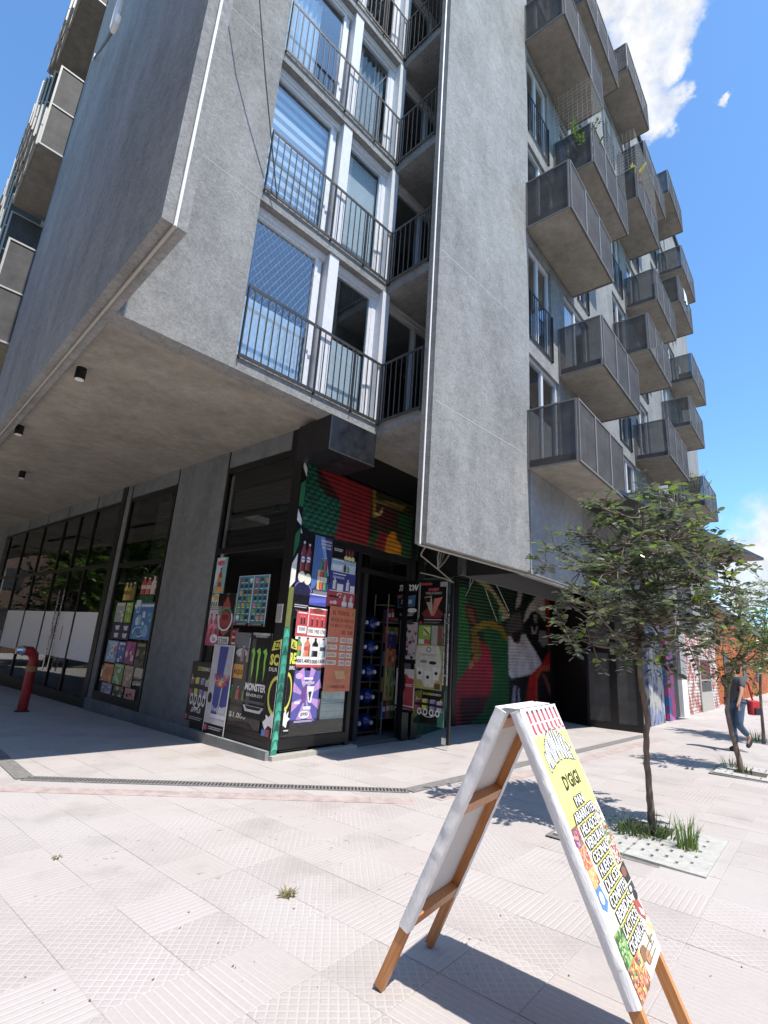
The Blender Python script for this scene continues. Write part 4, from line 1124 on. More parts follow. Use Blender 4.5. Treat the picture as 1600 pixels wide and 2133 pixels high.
def p_egg(A):
    A.rect(0, 0, 1, 1, 'd8662a'); A.text('EL TREBOL', .12, .05, .78, .10, '8a3414', .03); A.poly([(.85, .04), (.95, .05), (.93, .11), (.86, .1)], '6aa020'); A.text('VENTA DE HUEVOS', .05, .14, .95, .185, '8a3414', .02); A.text('POR MAYOR Y DETALLE', .05, .21, .95, .25, '8a3414', .01)
    A.text('X30', .5, .28, .65, .33, '6a2a14', .02); A.text('X180', .74, .28, .94, .33, '6a2a14', .02)
    for r_ in range(4):
        y = .37 + .09 * r_
        A.rects([(.02, y, .38, y + .055), (.48, y, .7, y + .062), (.74, y, .97, y + .062)], 'e8dccc')
        A.text(['COLOR', 'EXTRA', 'SUPER', 'PRIMERA'][r_], .05, y + .012, .34, y + .045, '9a5a30'); A.text(['5.900', '6.200', '6.500', '6.900'][r_], .5, y + .012, .68, y + .05, '3a2a20', .01); A.text(['33.0', '34.9', '36.5', '38.0'][r_], .76, y + .012, .95, y + .05, '3a2a20', .01)
    A.poly([(.3, .8), (.6, .72), (.95, .76), (.65, .9), (.4, .9)], 'b8783c'); [A.ell(.42 + .09 * (q % 4) + .03 * (q // 4), .78 + .03 * (q // 4), .05, .02, 'd89a5c', 8) for q in range(12)]
    A.text('FRESCOS', .3, .93, .8, .965, '8a3414', .02); A.ell(.2, .95, .06, .018, '6aa020')
poster('R', 680, 734, 1264, 1440, 'orange egg price board headed EL TREBOL left of the open door', p_egg, 'price board', val=-.014, name='price_board', group=None)
def p_pur(A):
    A.rect(0, 0, 1, 1, '4448a8'); 
    for a in range(8):
        t0 = rad(a * 45 + 10); t1 = rad(a * 45 + 30); A.poly([(.5, .5), (.5 + .6 * math.cos(t0), .47 + .55 * math.sin(t0)), (.5 + .6 * math.cos(t1), .47 + .55 * math.sin(t1))], 'c08ad0')
    A.ell(.18, .1, .13, .06, 'd8b0e0'); A.rect(.38, .13, .72, .17, 'f0f0f8'); A.rect(.33, .21, .78, .26, 'e8e0f0'); A.text('VOLCANICOS', .35, .215, .76, .255, '5a3a88')
    A.poly([(.35, .32), (.5, .28), (.52, .6), (.42, .62), (.3, .5)], '6a4090'); A.poly([(.52, .3), (.8, .3), (.72, .62), (.6, .6)], 'f0f0f6'); A.poly([(.58, .4), (.72, .4), (.66, .6)], '30303c'); A.rect(.1, .58, .3, .63, 'e8d8f0'); A.rect(.44, .68, .72, .74, 'f0f0f8')
    A.ell(.5, .83, .2, .075, 'f4f2f6'); A.text('$990', .36, .79, .64, .87, '30284a', .03); A.rect(0, .92, 1, 1, '2c2058'); A.lines(.15, .94, .9, .98, 2, 'd8d0e8')
poster('R', 608, 663, 1397, 1507, 'purple and blue rays poster marked 990 under the juice prices', p_pur, val=-.013)
def p_white(A): A.rect(0, 0, 1, 1, 'd0d4d0'); A.rects([(0, .42, 1, .44), (0, .72, 1, .735)], '9aa09c')
poster('R', 668, 716, 1440, 1497, 'plain white board behind the glass below the orange egg board', p_white, 'board', val=.035, name='white_board', group=None)
# on the open door leaf
def p_trit(A):
    A.rect(0, 0, 1, 1, '0c0c0e'); A.text('TRITON', .1, .09, .9, .26, 'f0f0f0', .05, .12); A.poly([(.12, .42), (.88, .36), (.86, .66), (.15, .7)], '2a6a98'); A.poly([(.15, .45), (.5, .4), (.48, .66), (.18, .68)], '16181c'); A.text('TRITON', .25, .48, .7, .6, 'e0e8f0', .03, .1); A.poly([(.1, .36), (.35, .34), (.38, .4), (.12, .44)], 'b02838')
    A.ell(.75, .76, .2, .06, 'e8e8e8'); A.lines(.25, .84, .85, .92, 2, 'c8c0c0'); A.rect(.04, .95, .14, 1, 'a02838')
poster('D', 823, 872, 1211, 1291, 'black TRITON biscuit poster on the open door leaf', p_trit)
def p_volc(A):
    A.rect(0, 0, 1, 1, '0e0a0b'); A.poly([(.1, .75), (.5, .5), (.9, .75), (.8, .85), (.2, .85)], '7a1a1c'); A.rect(.03, .02, .45, .08, 'b02030'); A.rect(.75, 0, 1, .12, 'b0b0ae'); A.text('SWEET', .32, .15, .72, .22, 'd84a50', .03); A.text('VOLCANO', .22, .24, .82, .3, 'c8c0b8', .02)
    A.poly([(.18, .36), (.45, .33), (.52, .78), (.46, .8)], 'b8aca0'); A.poly([(.2, .38), (.42, .36), (.4, .48), (.26, .48)], '20180f'); A.poly([(.55, .4), (.85, .36), (.56, .8), (.5, .8)], 'd07058'); A.lines(.2, .88, .85, .92, 1, 'd0c8c0'); A.rect(.03, .93, .13, 1, 'b02838'); A.lines(.2, .94, .8, .98, 2, '909090')
    A.rects([(0, 0, .02, .85), (.98, .1, 1, .85)], 'd8d8d6')
poster('D', 874, 931, 1212, 1301, 'black and red ice cream cone poster right of the TRITON one', p_volc)
def p_pk(A): A.rect(0, 0, 1, 1, 'bcb4b6'); A.ell(.5, .03, .3, .03, '302c30'); A.scatter(22, ['d08a98', '302428', 'c06a78', '8a5a60', '403438'], 8, .1, .12, .9, .86, .09, .5); A.rect(.05, .9, 1, 1, '141416'); A.rect(.15, .9, .3, 1, 'b02840')
poster('D', 837, 868, 1296, 1382, 'pale ice cream chart with pink and brown items under the TRITON poster', p_pk)
def p_gr(A): A.rect(0, 0, 1, 1, '2f6a2c'); A.rect(0, 0, .5, 1, '8ab82e'); A.rect(.2, .1, .5, .5, 'd0d890'); A.poly([(.22, .14), (.48, .46), (.42, .48), (.2, .2)], '1a1a18'); A.rect(.55, 0, .8, 1, 'a8aca4'); A.rect(.82, .05, 1, .9, '8a4038'); A.rect(.02, .72, .25, .95, 'dcdcd4'); A.rect(.26, .72, .5, .95, 'b82030')
poster('D', 872, 922, 1303, 1344, 'green and lime poster with an X mark on the door leaf', p_gr)
def p_cup(A):
    A.rect(0, 0, 1, 1, 'b0a858'); A.poly([(.05, .03), (.85, 0), (1, .3), (.95, .6), (.7, .95), (.4, .95), (.0, .5)], 'cfd0c0'); A.ring(.5, .1, .09, .06, .7, '50504a'); A.lines(.2, .2, .8, .26, 2, '909084'); A.ell(.33, .38, .14, .04, '8a8a80'); A.ell(.66, .4, .14, .04, '1c1a18')
    for x, y in ((.2, .6), (.5, .68), (.8, .58)): A.poly([(x - .14, y - .08), (x + .14, y - .08), (x + .09, y + .2), (x - .09, y + .2)], 'e0e0d8'); A.ell(x, y + .05, .06, .04, '303028'); 
    A.poly([(.9, .05), (1, .1), (1, .5)], '78c040'); A.rect(.75, .85, .95, .98, '6a4a28')
poster('D', 864, 921, 1344, 1436, 'cream and lime poster of coffee cups on the door leaf', p_cup)
def p_mag2(A):
    A.rect(0, 0, 1, 1, 'd8d0ce'); A.poly([(.1, .12), (.55, .12), (.7, .2), (.95, .22), (.95, .84), (.1, .84)], 'b41828'); A.rect(.05, .03, .45, .08, 'c03040'); A.ell(.35, .33, .2, .22, '4a2418', 20); A.rects([(.18, .2 + .05 * i, .52, .212 + .05 * i) for i in range(6)], '341810'); A.rect(.4, .55, .46, .72, 'c8a070'); A.lines(.5, .35, .92, .42, 2, 'e8d0d0'); A.poly([(.1, .84), (.3, .6), (.45, .84)], 'e8e0d8'); A.rect(.03, .93, 1, 1, '141214'); A.poly([(0, .84), (1, .88), (1, .93), (0, .9)], '8a1422')
poster('D', 824, 863, 1393, 1484, 'red poster of a chocolate ice cream bar low on the door leaf', p_mag2)
def p_sc2(A):
    A.rect(0, 0, 1, 1, '0f3a30'); A.poly([(0, .1), (.4, 0), (.3, .6), (0, .9)], '7a7a20'); A.poly([(.28, .02), (.95, .05), (.9, .95), (.2, .95)], '111113'); A.poly([(.8, .3), (1, .5), (1, 1), (.8, 1)], '1a7a62'); score(A)
poster('D', 862, 925, 1437, 1511, 'green and black energy drink poster at the bottom of the door leaf', p_sc2)
# bay window further left
BP = [(258, 284, 1212, 1252, 'yellow juice bottles cut-out poster in the left bay window', ('f0d020', 'c8a010', '8a7a20'), '2a2a24'),
      (294, 328, 1200, 1240, 'red bottles cut-out poster at the top right of the left bay window', ('c02020', 'e04030', 'e8d8d0'), '30100f'),
      (290, 320, 1240, 1254, 'dark green strip poster under the red bottles', ('1a6a38', '28804a'), '0f4a2a'),
      (241, 259, 1255, 1296, 'pale poster of white and pink cups at the left of the bay window', ('e8e8e0', 'd08a90', 'a0c8c0'), 'a8b4b0'),
      (261, 275, 1255, 1297, 'lime green poster beside the pale cups poster', ('d8e8a0', '9ac83a'), '8ab830'),
      (276, 318, 1255, 1333, 'large bright blue poster on the right of the bay window', ('80c0e8', 'e0f0f8', '3a80c0', '40a8b8'), '2a78c0'),
      (233, 270, 1298, 1332, 'navy poster with four white cups in the bay window', ('e8e8f0', 'd8d8e8'), '1c1c48'),
      (222, 244, 1334, 1380, 'light blue poster with a pink label at the lower left of the bay window', ('c8e0f0', 'e0e8f0', 'd04a68'), '7ab4dc'),
      (245, 260, 1336, 1380, 'blue and white carton poster in the bay window', ('f0f0f4', '3a6ac0'), '2a50a8'),
      (261, 281, 1336, 1384, 'pink and violet dotted poster in the bay window', ('d03a80', '7a3aa0', 'f0d0e0'), 'a02868'),
      (282, 302, 1338, 1392, 'black and tan poster at the right of the bay window', ('a09a80', '606050', '202018'), '3a382e'),
      (214, 235, 1382, 1420, 'orange poster at the lower left of the bay window', ('e8a040', 'd06030', 'c0d060'), 'd87030'),
      (236, 256, 1382, 1426, 'green and white poster next to the orange one in the bay window', ('c8d8b0', '6aa040', 'e0e0d8'), '7ab050'),
      (257, 276, 1386, 1432, 'tan grocery poster low in the bay window', ('d0b8a0', 'c07a60', 'e8d8c8'), 'b89a80'),
      (210, 232, 1422, 1452, 'violet grey poster at the bottom left corner of the bay window', ('c0b8d0', 'e0d8e0', '8a80a8'), '9a94b4'),
      (234, 256, 1428, 1458, 'dark green food poster at the bottom of the bay window', ('d04030', '208040', 'e0d8c0'), '1a5a34'),
      (258, 280, 1434, 1466, 'salmon pink poster at the bottom right of the bay window', ('e0a090', 'd86a60', '40302c'), 'd8988a')]
for i, (a, c, d_, e, lb, cols, bg) in enumerate(BP):
    def fn(A, i=i, cols=cols, bg=bg):
        A.rect(0, 0, 1, 1, bg)
        if i in (0, 1): [A.bottle(.2 + .3 * q, .05 + .05 * (q % 2), .95, .3, cols[q % len(cols)], 'f0f0f0', cols[-1]) for q in range(3)]
        elif i == 6: [A.poly([(x - .12, y - .12), (x + .14, y - .14), (x + .1, y + .16), (x - .08, y + .14)], cols[0]) for x in (.28, .75) for y in (.28, .75)]
        elif i == 5: A.rect(.05, .05, .95, .12, cols[1]); A.ring(.4, .8, .3, .14, .8, cols[1]); A.scatter(16, cols, i, r=.1)
        else: A.rect(.1, .05, .9, .16, cols[0]); A.scatter(14, cols, i + 20, .1, .2, .9, .95, .12, .8)
    poster('B', a, c, d_, e, lb, fn, bg=bg, group='posters in the left bay window')

# leaf pattern print running up the corner post and the strip beside it
cpm = MB(); A = Art(cpm, .112, 4.35, 0, .0004)
A.rect(0, 0, 1, 1, '0c0e12'); A.rect(.1, .605, 1, .995, '118a72')
g = random.Random(9)
for i in range(13):
    y = .62 + .028 * i; A.poly([(.1, y + .02), (.55, y - .012), (1, y + .006), (1, y + .016), (.5, y + .014)], random.Random(i).choice(['0a5a4c', '19a688', '0c6a58', '36b89a']))
A.rect(.1, .475, .9, .605, '727a34'); A.poly([(.1, .40), (.9, .36), (.9, .455), (.1, .48)], 'e8e8e4'); A.poly([(.1, .30), (.9, .27), (.9, .33), (.1, .38)], '0f6a40'); A.poly([(.1, .21), (.9, .245), (.9, .265), (.1, .25)], 'e4e4e4'); A.poly([(.1, .12), (.9, .1), (.9, .2), (.1, .2)], '12703f'); A.poly([(.2, .03), (.9, .06), (.9, .09), (.2, .06)], 'd8d8d4')
cpm.build('printed_strip', M_PRINT, BLD, FS.M(-.012, -.032, .0))
sp2 = MB(); A = Art(sp2, .16, 1.35, 0, .0004)
A.rect(0, 0, 1, 1, '0c0f1a'); A.poly([(0, .0), (1, .25), (1, .5), (0, .35)], 'e6e6e2'); A.poly([(0, .38), (.9, .55), (1, .72), (0, .6)], '118a4c'); A.poly([(0, .65), (1, .78), (1, .92), (0, .9)], 'eaeae6')
sp2.build('printed_strip', M_PRINT, BLD, FS.M(.0, -.012, 1.85) @ Matrix.Translation((.10, 0, 0)))

# ================================================================== FIXED SMALL THINGS
bx = thing('signboard_box', 'blank black box hanging under the corner slab above the shop shutter', 'box', FB.M(-.46, .3, 4.15))
def at_thing(t, mb, name, m, fr, **kw): return mb.build(name, m, t, fr.M(), **kw)
at_thing(bx, MB().box(-.905, -.018, -.012, .75, 4.15, 4.675), 'box_body', simple('black_box_panel', (.012, .013, .017), .38, mottled=.5, scale=5), FB)
at_thing(bx, MB().box(-.91, -.013, -.016, -.011, 4.145, 4.165).box(-.91, -.89, -.016, -.011, 4.165, 4.677), 'edge_trim', M_DARKMET, FB)

lamp_labels = ['black cylinder downlight nearest the conduit corner of the soffit', 'black cylinder downlight at the left edge of the soffit, second from the corner', 'black cylinder downlight deepest under the soffit near the glazed doors']
body = MB().tube([(0, 0, -.165), (0, 0, -.002)], .062, 20).mesh('lamp_body', M_BLACK, True)
lens = MB().tube([(0, 0, -.172), (0, 0, -.1655)], .054, 20).mesh('lens', M_WHITE)
base_ = MB().tube([(0, 0, -.006), (0, 0, 0)], .085, 20).mesh('mounting_plate', M_PIPEG)
for lb, (px, py) in zip(lamp_labels, ((171, 766), (43, 886), (48, 981))):
    d = ray(px, py); P = CAM + d * ((4.765 - CAMH) / d[2]); M = Matrix.Translation(Vector(P))
    t_ = thing('ceiling_light', lb, 'ceiling light', M, 'downlights under the soffit')
    obj('lamp_body', body, t_, M); obj('lens', lens, t_, M); obj('mounting_plate', base_, t_, M)

def pipe(name, label, cat, pts, r, m, fr=None, group=None, n=8, clips=0):
    P = [tuple((fr.w(*p) if fr else p)) for p in pts]
    o = Matrix.Translation(Vector(P[0])); mb = MB().tube(P, r, n)
    mb.xf(o.inverted())
    return mb.build(name, m, None, o, True, label=label, cat=cat, group=group)
xc = IX - .105
pipe('conduit', 'white conduit running up the front edge of the left concrete fin', 'pipe', [(xc, IY - .016, 4.66), (xc, IY - .016, 24)], .014, M_PIPEW, FB)
pipe('conduit', 'pale conduit running along the underside of the left concrete fin', 'pipe', [(xc, IY - .016, 4.66), (xc, IY + 8.4, 4.662)], .017, M_PIPEG, FB)
pipe('conduit', 'white conduit running up the narrow edge of the right concrete fin', 'pipe', [(.05, .09, 2.87), (.05, .09, 24)], .013, M_PIPEW, FF)
p_ = [FF.w(.05, .11, 2.866), FF.w(2.74, .11, 2.868), FR.w(.1, WY + .02, 2.852), FR.w(2.5, WY + .02, 2.845)]
pipe('conduit', 'grey conduit running along the bottom edge of the right concrete fin', 'pipe', p_, .019, M_PIPEG)
ca = FB.pick(577, 414, 1, -.07); cb_ = FB.pick(541, 5, 1, -.42); cm_ = FB.pick(552, 150, 1, -.30); cc_ = FB.pick(530, -160, 1, -.5)
pipe('cable', 'thin dark cable dropping from the sky to a railing corner', 'cable', [ca, cm_, cb_, cc_], .009, M_CABLE, FB, n=5)
c1 = [FF.pick(q[0], q[1], 1, v) for q, v in (((893, 1129), .12), ((879, 1150), .5), ((877, 1157), .7), ((915, 1188), .9), ((944, 1213), 1.0))]
pipe('cable', 'pale cable slanting from the fin corner down to the open door leaf', 'cable', c1, .012, M_CABG, FF, 'pale cables under the right fin', 6)
c2 = [FF.pick(q[0], q[1], 1, .3) for q in ((918, 1138), (912, 1160), (913, 1185), (926, 1170), (941, 1147))]
pipe('cable', 'pale cable looping down beside the fin corner', 'cable', c2, .014, M_CABG, FF, 'pale cables under the right fin', 6)
c2b = [FF.pick(q[0], q[1], 1, .34) for q in ((924, 1140), (917, 1160), (916, 1182), (922, 1160), (930, 1143))]
pipe('cable', 'thinner inner cable of the loop beside the fin corner', 'cable', c2b, .010, M_CABG, FF, 'pale cables under the right fin', 6)
c3 = [FF.pick(q[0], q[1], 1, .9) for q in ((876, 1193), (900, 1198), (925, 1205), (944, 1213))]
pipe('cable', 'pale cable lying above the red cone poster on the door leaf', 'cable', c3, .010, M_CABG, FF, 'pale cables under the right fin', 6)
M_ROPE = simple('speckled_cord', (.42, .42, .40), .8, mottled=.9, scale=60)
for lb, pts in (('speckled cord hanging straight down before the left of the mural', ((984, 1160), (981, 1195), (978, 1222))), ('speckled cord slanting left before the mural', ((1003, 1170), (990, 1198), (979, 1222), (970, 1242))),
                ('long speckled cord slanting right across the mural', ((1008, 1173), (1022, 1195), (1040, 1230), (1060, 1273))), ('faint speckled cord on the lower green part of the mural', ((1010, 1225), (1022, 1258), (1036, 1295)))):
    pipe('cord', lb, 'cord', [FM.pick(a, c, 1, -.06) for a, c in pts], .012, M_ROPE, FM, 'cords hanging before the mural', 5)

# bracket lamp on the outer face of the left fin
XO = IX - .21
q0 = FB.pick(196, 121, 0, XO); 
wl = thing('bracket_lamp', 'grey bracket lamp on the shaded outer face of the left fin', 'lamp', FB.M(*q0))
a1 = FB.pick(222, 85, 0, XO - .35); a2 = FB.pick(236, 58, 0, XO - .5)
at_thing(wl, MB().tube([q0, a1, a2], .018, 8), 'arm', M_FRAMEMET, FB)
at_thing(wl, MB().box(q0[0] - .02, q0[0] + .001, q0[1] - .06, q0[1] + .06, q0[2] - .08, q0[2] + .08), 'wall_plate', M_WHITE, FB)
hd = MB(); cpt = Vector(FB.pick(250, 15, 0, XO - .5))
hd.tube([cpt + Vector((0, .10 * math.cos(a), .30 * math.sin(a))) for a in np.linspace(-2.4, 2.6, 16)], .03, 8)
at_thing(wl, hd, 'lamp_head', M_PIPEW, FB)

# red standpipe
sp_ = ground(45, 1482); FSP = Frame((sp_[0], sp_[1], sp_[2]), -48.5 + 180)
st = thing('standpipe', 'red fire standpipe with a silver cap on its bent outlet', 'standpipe', FSP.M())
at_thing(st, MB().tube([(0, 0, 0), (0, 0, .95), (-.0, -.02, 1.05), (-.0, -.09, 1.12), (0, -.2, 1.13)], [.088, .085, .09, .095, .085], 14), 'pipe', M_RED, FSP, smooth=True)
at_thing(st, MB().tube([(0, 0, .74), (0, 0, .84)], .10, 14), 'collar', simple('ochre_collar', (.30, .16, .07), .6), FSP)
at_thing(st, MB().tube([(0, -.2, 1.13), (0, -.24, 1.13), (0, -.24, 1.13), (0, -.33, 1.13)], [.10, .10, .085, .07], 14), 'outlet_cap', M_STEEL, FSP)
at_thing(st, MB().tube([(0, 0, 0), (0, 0, .02)], .13, 14), 'base_ring', M_DARKMET, FSP)

# shop interior goods
FI = FS
rk = thing('bottle_rack', 'dark rack of blue water bottles inside the shop door', 'rack', FS.M(2.3, .6, .05))
rb = MB()
for xx in (1.98, 2.64):
    for yy in (.42, .78): rb.box(xx, xx + .03, yy, yy + .03, .05, 2.2)
for zz in (.10, .50, .92, 1.34, 1.76): rb.box(2.01, 2.64, .42, .80, zz, zz + .02)
at_thing(rk, rb, 'rack_frame', M_DARKMET, FS)
M_BLUEB = simple('blue_water_bottle', (.008, .022, .12), .25)
bm_ = MB().tube([(0, .30, 0), (0, .02, 0), (0, -.02, 0), (0, -.06, 0)], [.135, .135, .10, .04], 14).mesh('water_bottle', M_BLUEB, True)
cm2 = MB().tube([(0, -.06, 0), (0, -.10, 0)], .034, 10).mesh('cap', simple('pale_cap', (.45, .5, .58), .4))
for r_ in range(5):
    for c_ in range(2):
        M = FS.M(2.17 + .30 * c_, .50, .26 + .42 * r_)
        bo = obj('water_bottle', bm_, None, M, f'blue water bottle lying in the {"left" if c_ == 0 else "right"} column of the rack, {["lowest", "second lowest", "middle", "second highest", "highest"][r_]} shelf', 'bottle', 'water bottles in the rack')
        obj('cap', cm2, bo, M)
sf = thing('display_shelf', 'narrow white wire shelf of packets inside the shop beside the door leaf', 'shelf', FS.M(2.92, .6, .05))
rb = MB()
for xx in (2.74, 3.14): rb.tube([(xx, .42, .05), (xx, .42, 2.5)], .012, 6).tube([(xx, .75, .05), (xx, .75, 2.5)], .012, 6)
for zz in (.3, .75, 1.2, 1.62, 1.98, 2.3): rb.box(2.74, 3.14, .42, .75, zz, zz + .012)
at_thing(sf, rb, 'shelf_frame', M_CABG, FS)
g = random.Random(12)
cols = ['1c3f9c', 'c04a28', '2f8a4a', 'c8a030', '7a2a80', 'b02030', '4a90b8', 'd8d0c0']
for zi, zz in enumerate((.312, .762, 1.212, 1.632, 1.992)):
    for q in range(3):
        c = cols[(zi * 3 + q) % 8]; h = g.uniform(.22, .32); x_ = 2.77 + .125 * q
        mb = MB(); mb.prism([(x_, .46), (x_ + .11, .46), (x_ + .11, .53), (x_, .53)], zz, zz + h, lin(c)); mb.box(x_ + .01, x_ + .10, .455, .459, zz + h * .4, zz + h * .7, lin('e8e4d8'))
        nm = {'1c3f9c': 'blue', 'c04a28': 'orange', '2f8a4a': 'green', 'c8a030': 'yellow', '7a2a80': 'violet', 'b02030': 'red', '4a90b8': 'light blue', 'd8d0c0': 'cream'}[c]
        mb.build('packet', M_PRINT, None, FS.M(), label=f'{nm} packet, {["left", "middle", "right"][q]} on the {["lowest", "second lowest", "third", "fourth", "fifth"][zi]} board of the wire shelf', cat='packet', group='packets on the wire shelf')
mb = MB(); mb.box(0, .27, 0, .02, 0, 1.15, lin('b0602c')); A = Art(mb, .27, 1.15, 0); A.rect(0, 0, 1, .22, '2a2a70'); A.rect(0, .22, 1, .5, 'c0622e'); A.rect(0, .5, 1, 1, '8aa050'); A.scatter(26, ['e0d8c0', 'c03028', '3a7a40', '302020', 'e0b040', '3a60a0'], 5, .08, .05, .92, .95, .07, .5)
mb.build('snack_display', M_PRINT, None, FS.M(2.70, .36, .62), label='tall colourful snack display board standing in the doorway', cat='display')

# ================================================================== FOLDING SIGN
m, t, b = mat('orange_varnished_wood', (.52, .22, .07), .42)
co = coords(t); gr = t.noise(t.mapping(co, (30, 2.2, 30)), 3.0, 5, .6); kn = t.noise(co, 7, 2, .5)
cw = t.mix(t.mapr(gr, .3, .7), (.46, .18, .055), (.62, .29, .11)); cw = t.mix(t.mapr(kn, .68, .76, 0, .7), cw, (.20, .07, .03))
t.l(cw, b.inputs['Base Color']); bump(t, b, gr, .15, .003); M_WOOD = m
m, t, b = mat('white_banner_canvas', (.78, .78, .80), .6)
co = coords(t); n1 = t.noise(t.mapping(co, (9, 1.6, 9)), 3.2, 4, .6); n2 = t.noise(co, 130, 2, .5)
t.l(t.mix(t.mapr(n1, .3, .7), (.755, .755, .775), (.81, .81, .82)), b.inputs['Base Color']); bump(t, b, t.math('ADD', t.math('MULTIPLY', n1, 3.0), t.math('MULTIPLY', n2, .1)), .28, .010); M_CANVAS = m
m, t, b = mat('canvas_back', (.70, .69, .68), .85)
co = coords(t); n2 = t.noise(co, 150, 3, .6)
t.l(t.mix(t.mapr(n2, .3, .7), (.60, .59, .58), (.78, .77, .76)), b.inputs['Base Color']); bump(t, b, n2, .2, .002); M_CBACK = m

FLp = ground(785, 2066); SO = np.array([.5975, 2.3535, 0]); SO[2] = gz(SO[0], SO[1]) + .002
FG2 = Frame(SO, 125.5); SW = .485; APZ = 1.217; HS = .595; AG = .034
sg = thing('folding_sign', 'white and yellow folding pavement sign on orange wooden legs', 'sign', FG2.M())
def panel_M(s):
    e = Vector((AG * s - HS * s, 0, APZ)); L = e.length; e.normalize(); n = Vector((s * e.z, 0, -s * e.x)); y_ = Vector((0, 1, 0))
    loc = Matrix([[y_.x, e.x, n.x, HS * s], [y_.y, e.y, n.y, 0], [y_.z, e.z, n.z, 0], [0, 0, 0, 1]])
    return FG2.M() @ loc, L, e, n
for s in (-1, 1):
    Mx, L, e, n = panel_M(s); t0 = .285 if s < 0 else .345
    for ya in (0.002, SW - .037):
        MB().box(ya, ya + .035, .0, L - .01, -.0225, .0215).build('leg', M_WOOD, sg, Mx)
    for tb in (t0 + .01, .84, L - .08):
        MB().box(.037, SW - .037, tb, tb + .05, -.0225, .018).build('crossbar', M_WOOD, sg, Mx)
    # canvas wrapped over the frame: outer sheet, returns on both edges
    cb = MB(); NS = 46; g = random.Random(3 + s)
    MB().box(.0, SW, t0, L, .0225, .0250).build('canvas', M_CANVAS, sg, Mx)
    prof = [(.045, -.0245), (.004, -.0255), (-.0035, -.023), (-.0042, 0), (-.004, .022), (.0, .0262), (.012, .0264)]
    for far in (0, 1):
        wr = MB()
        for i in range(NS + 1):
            tt = t0 + (L - t0) * i / NS; wv = .0007 * math.sin(i * .9 + 3 * g.random()) + (.0030 * (g.random() < .16) * g.random()) + g.gauss(0, .0003)
            for q, (yy, nn) in enumerate(prof):
                k = 1.0 if q in (2, 3, 4) else .3
                Y = yy - wv * k * (1 if q != 3 else 1.5); ed = 0 if q else g.gauss(0, .0025)
                wr.v.append(((SW - (Y + ed)) if far else (Y + ed), tt, nn))
        np_ = len(prof)
        for i in range(NS):
            for q in range(np_ - 1):
                f = [i * np_ + q, (i + 1) * np_ + q, (i + 1) * np_ + q + 1, i * np_ + q + 1]
                wr.f.append(f); wr.c.append(None); wr.m.append(0)
        wr.build('canvas_edge', M_CANVAS, sg, Mx, True)
    MB().box(.037, SW - .037, t0 + .005, L - .02, .0205, .0222).build('canvas_back', M_CBACK, sg, Mx)
    MB().box(-.004, SW + .004, L - .002, L + .004, -.0245, .0265).build('canvas_top', M_CANVAS, sg, Mx)
# the flap over the hinge
MB().box(-AG + .0, AG, .003, SW - .003, APZ + .012, APZ + .0145).build('hinge_flap', M_CANVAS, sg, FG2.M())
Mx, L, e, n = panel_M(1); t0 = .345
yv = Vector((0, 1, 0)); base_pt = Vector((HS, 0, 0)) + e * t0 + n * .0268
Mp = FG2.M() @ Matrix([[yv.x, -n.x, e.x, base_pt.x], [yv.y, -n.y, e.y, base_pt.y], [yv.z, -n.z, e.z, base_pt.z], [0, 0, 0, 1]])
pm = MB(); HH = L - t0 - .002; pm.box(.012, SW - .006, -.0006, .0, 0, HH, lin('f4f4f0'))
A = Art(pm, SW, HH, -.0006, .00003)
A.rect(.03, .105, .985, .47, 'f1ea6a')
A.poly([(.03, .105)] + [(.03 + .955 * i / 14, .105 + (.018 if i % 2 else 0)) for i in range(15)] + [(.985, .0), (.03, .0)], 'f6f2f0')
A.rects([(.09 + .13 * i, .006, .155 + .13 * i, .104) for i in range(7)], 'b8303c'); A.rects([(.09 + .13 * i, .008, .155 + .13 * i, .018) for i in range(7)], '5a3438')
A.rect(.03, .06, .985, .066, 'f0e4e4')
def scal(A):  # scalloped awning edge
    for i in range(14): A.ell(.065 + .068 * i, .103, .034, .007, 'b8303c' if i % 2 else 'f6f2f0', 10)
scal(A)
A.outlined('MINIMARKET', .13, .186, .91, .258, 'fafafa', '14140f', .014, .0055, .02, .085)
A.text("D'GIGI", .30, .285, .78, .345, '141410', .04)
# product pictures down both sides of the list
A.rect(.03, .47, .985, 1.0, 'f3efd2'); A.rect(.3, .47, .78, .86, 'f1ea6a')
g = random.Random(21)
def patch(x0, y0, x1, y1, cols, n, seed, bg):
    A.rect(x0, y0, x1, y1, bg); A.scatter(n * 2, cols + [_mixc(c, '000000', .35) for c in cols], seed, x0 + .02, y0 + .01, x1 - .02, y1 - .01, .034, .32); A.scatter(n * 3, [_mixc(c, 'ffffff', .4) for c in cols] + cols, seed + 50, x0 + .015, y0 + .006, x1 - .015, y1 - .006, .015, .34)
patch(.03, .46, .20, .53, ['c02030', '6a2a80', 'd84a40', '3a7a30'], 14, 1, 'a03a60'); patch(.03, .53, .2, .60, ['d84020', 'e0802a', 'f0b040', 'c02020'], 14, 2, 'd8502a')
patch(.03, .60, .2, .66, ['e8a040', 'f0c060', 'd88030'], 8, 3, 'e8a850'); A.poly([(.03, .66), (.16, .66), (.2, .72), (.1, .74), (.03, .72)], '2a78c8'); A.ell(.1, .695, .045, .02, 'e8f0f8')
patch(.8, .44, .985, .52, ['f4f0ea', 'd8b090', '8a5a40', 'c8d0c0'], 10, 4, 'eae4da'); patch(.8, .52, .985, .60, ['3a8a3a', '7ab04a', 'c03028', 'e8e0d0'], 16, 5, 'c8b898'); patch(.8, .60, .985, .68, ['d86a50', 'e8a090', '8a3028', 'f0e8d8'], 14, 6, 'e8c8a8')
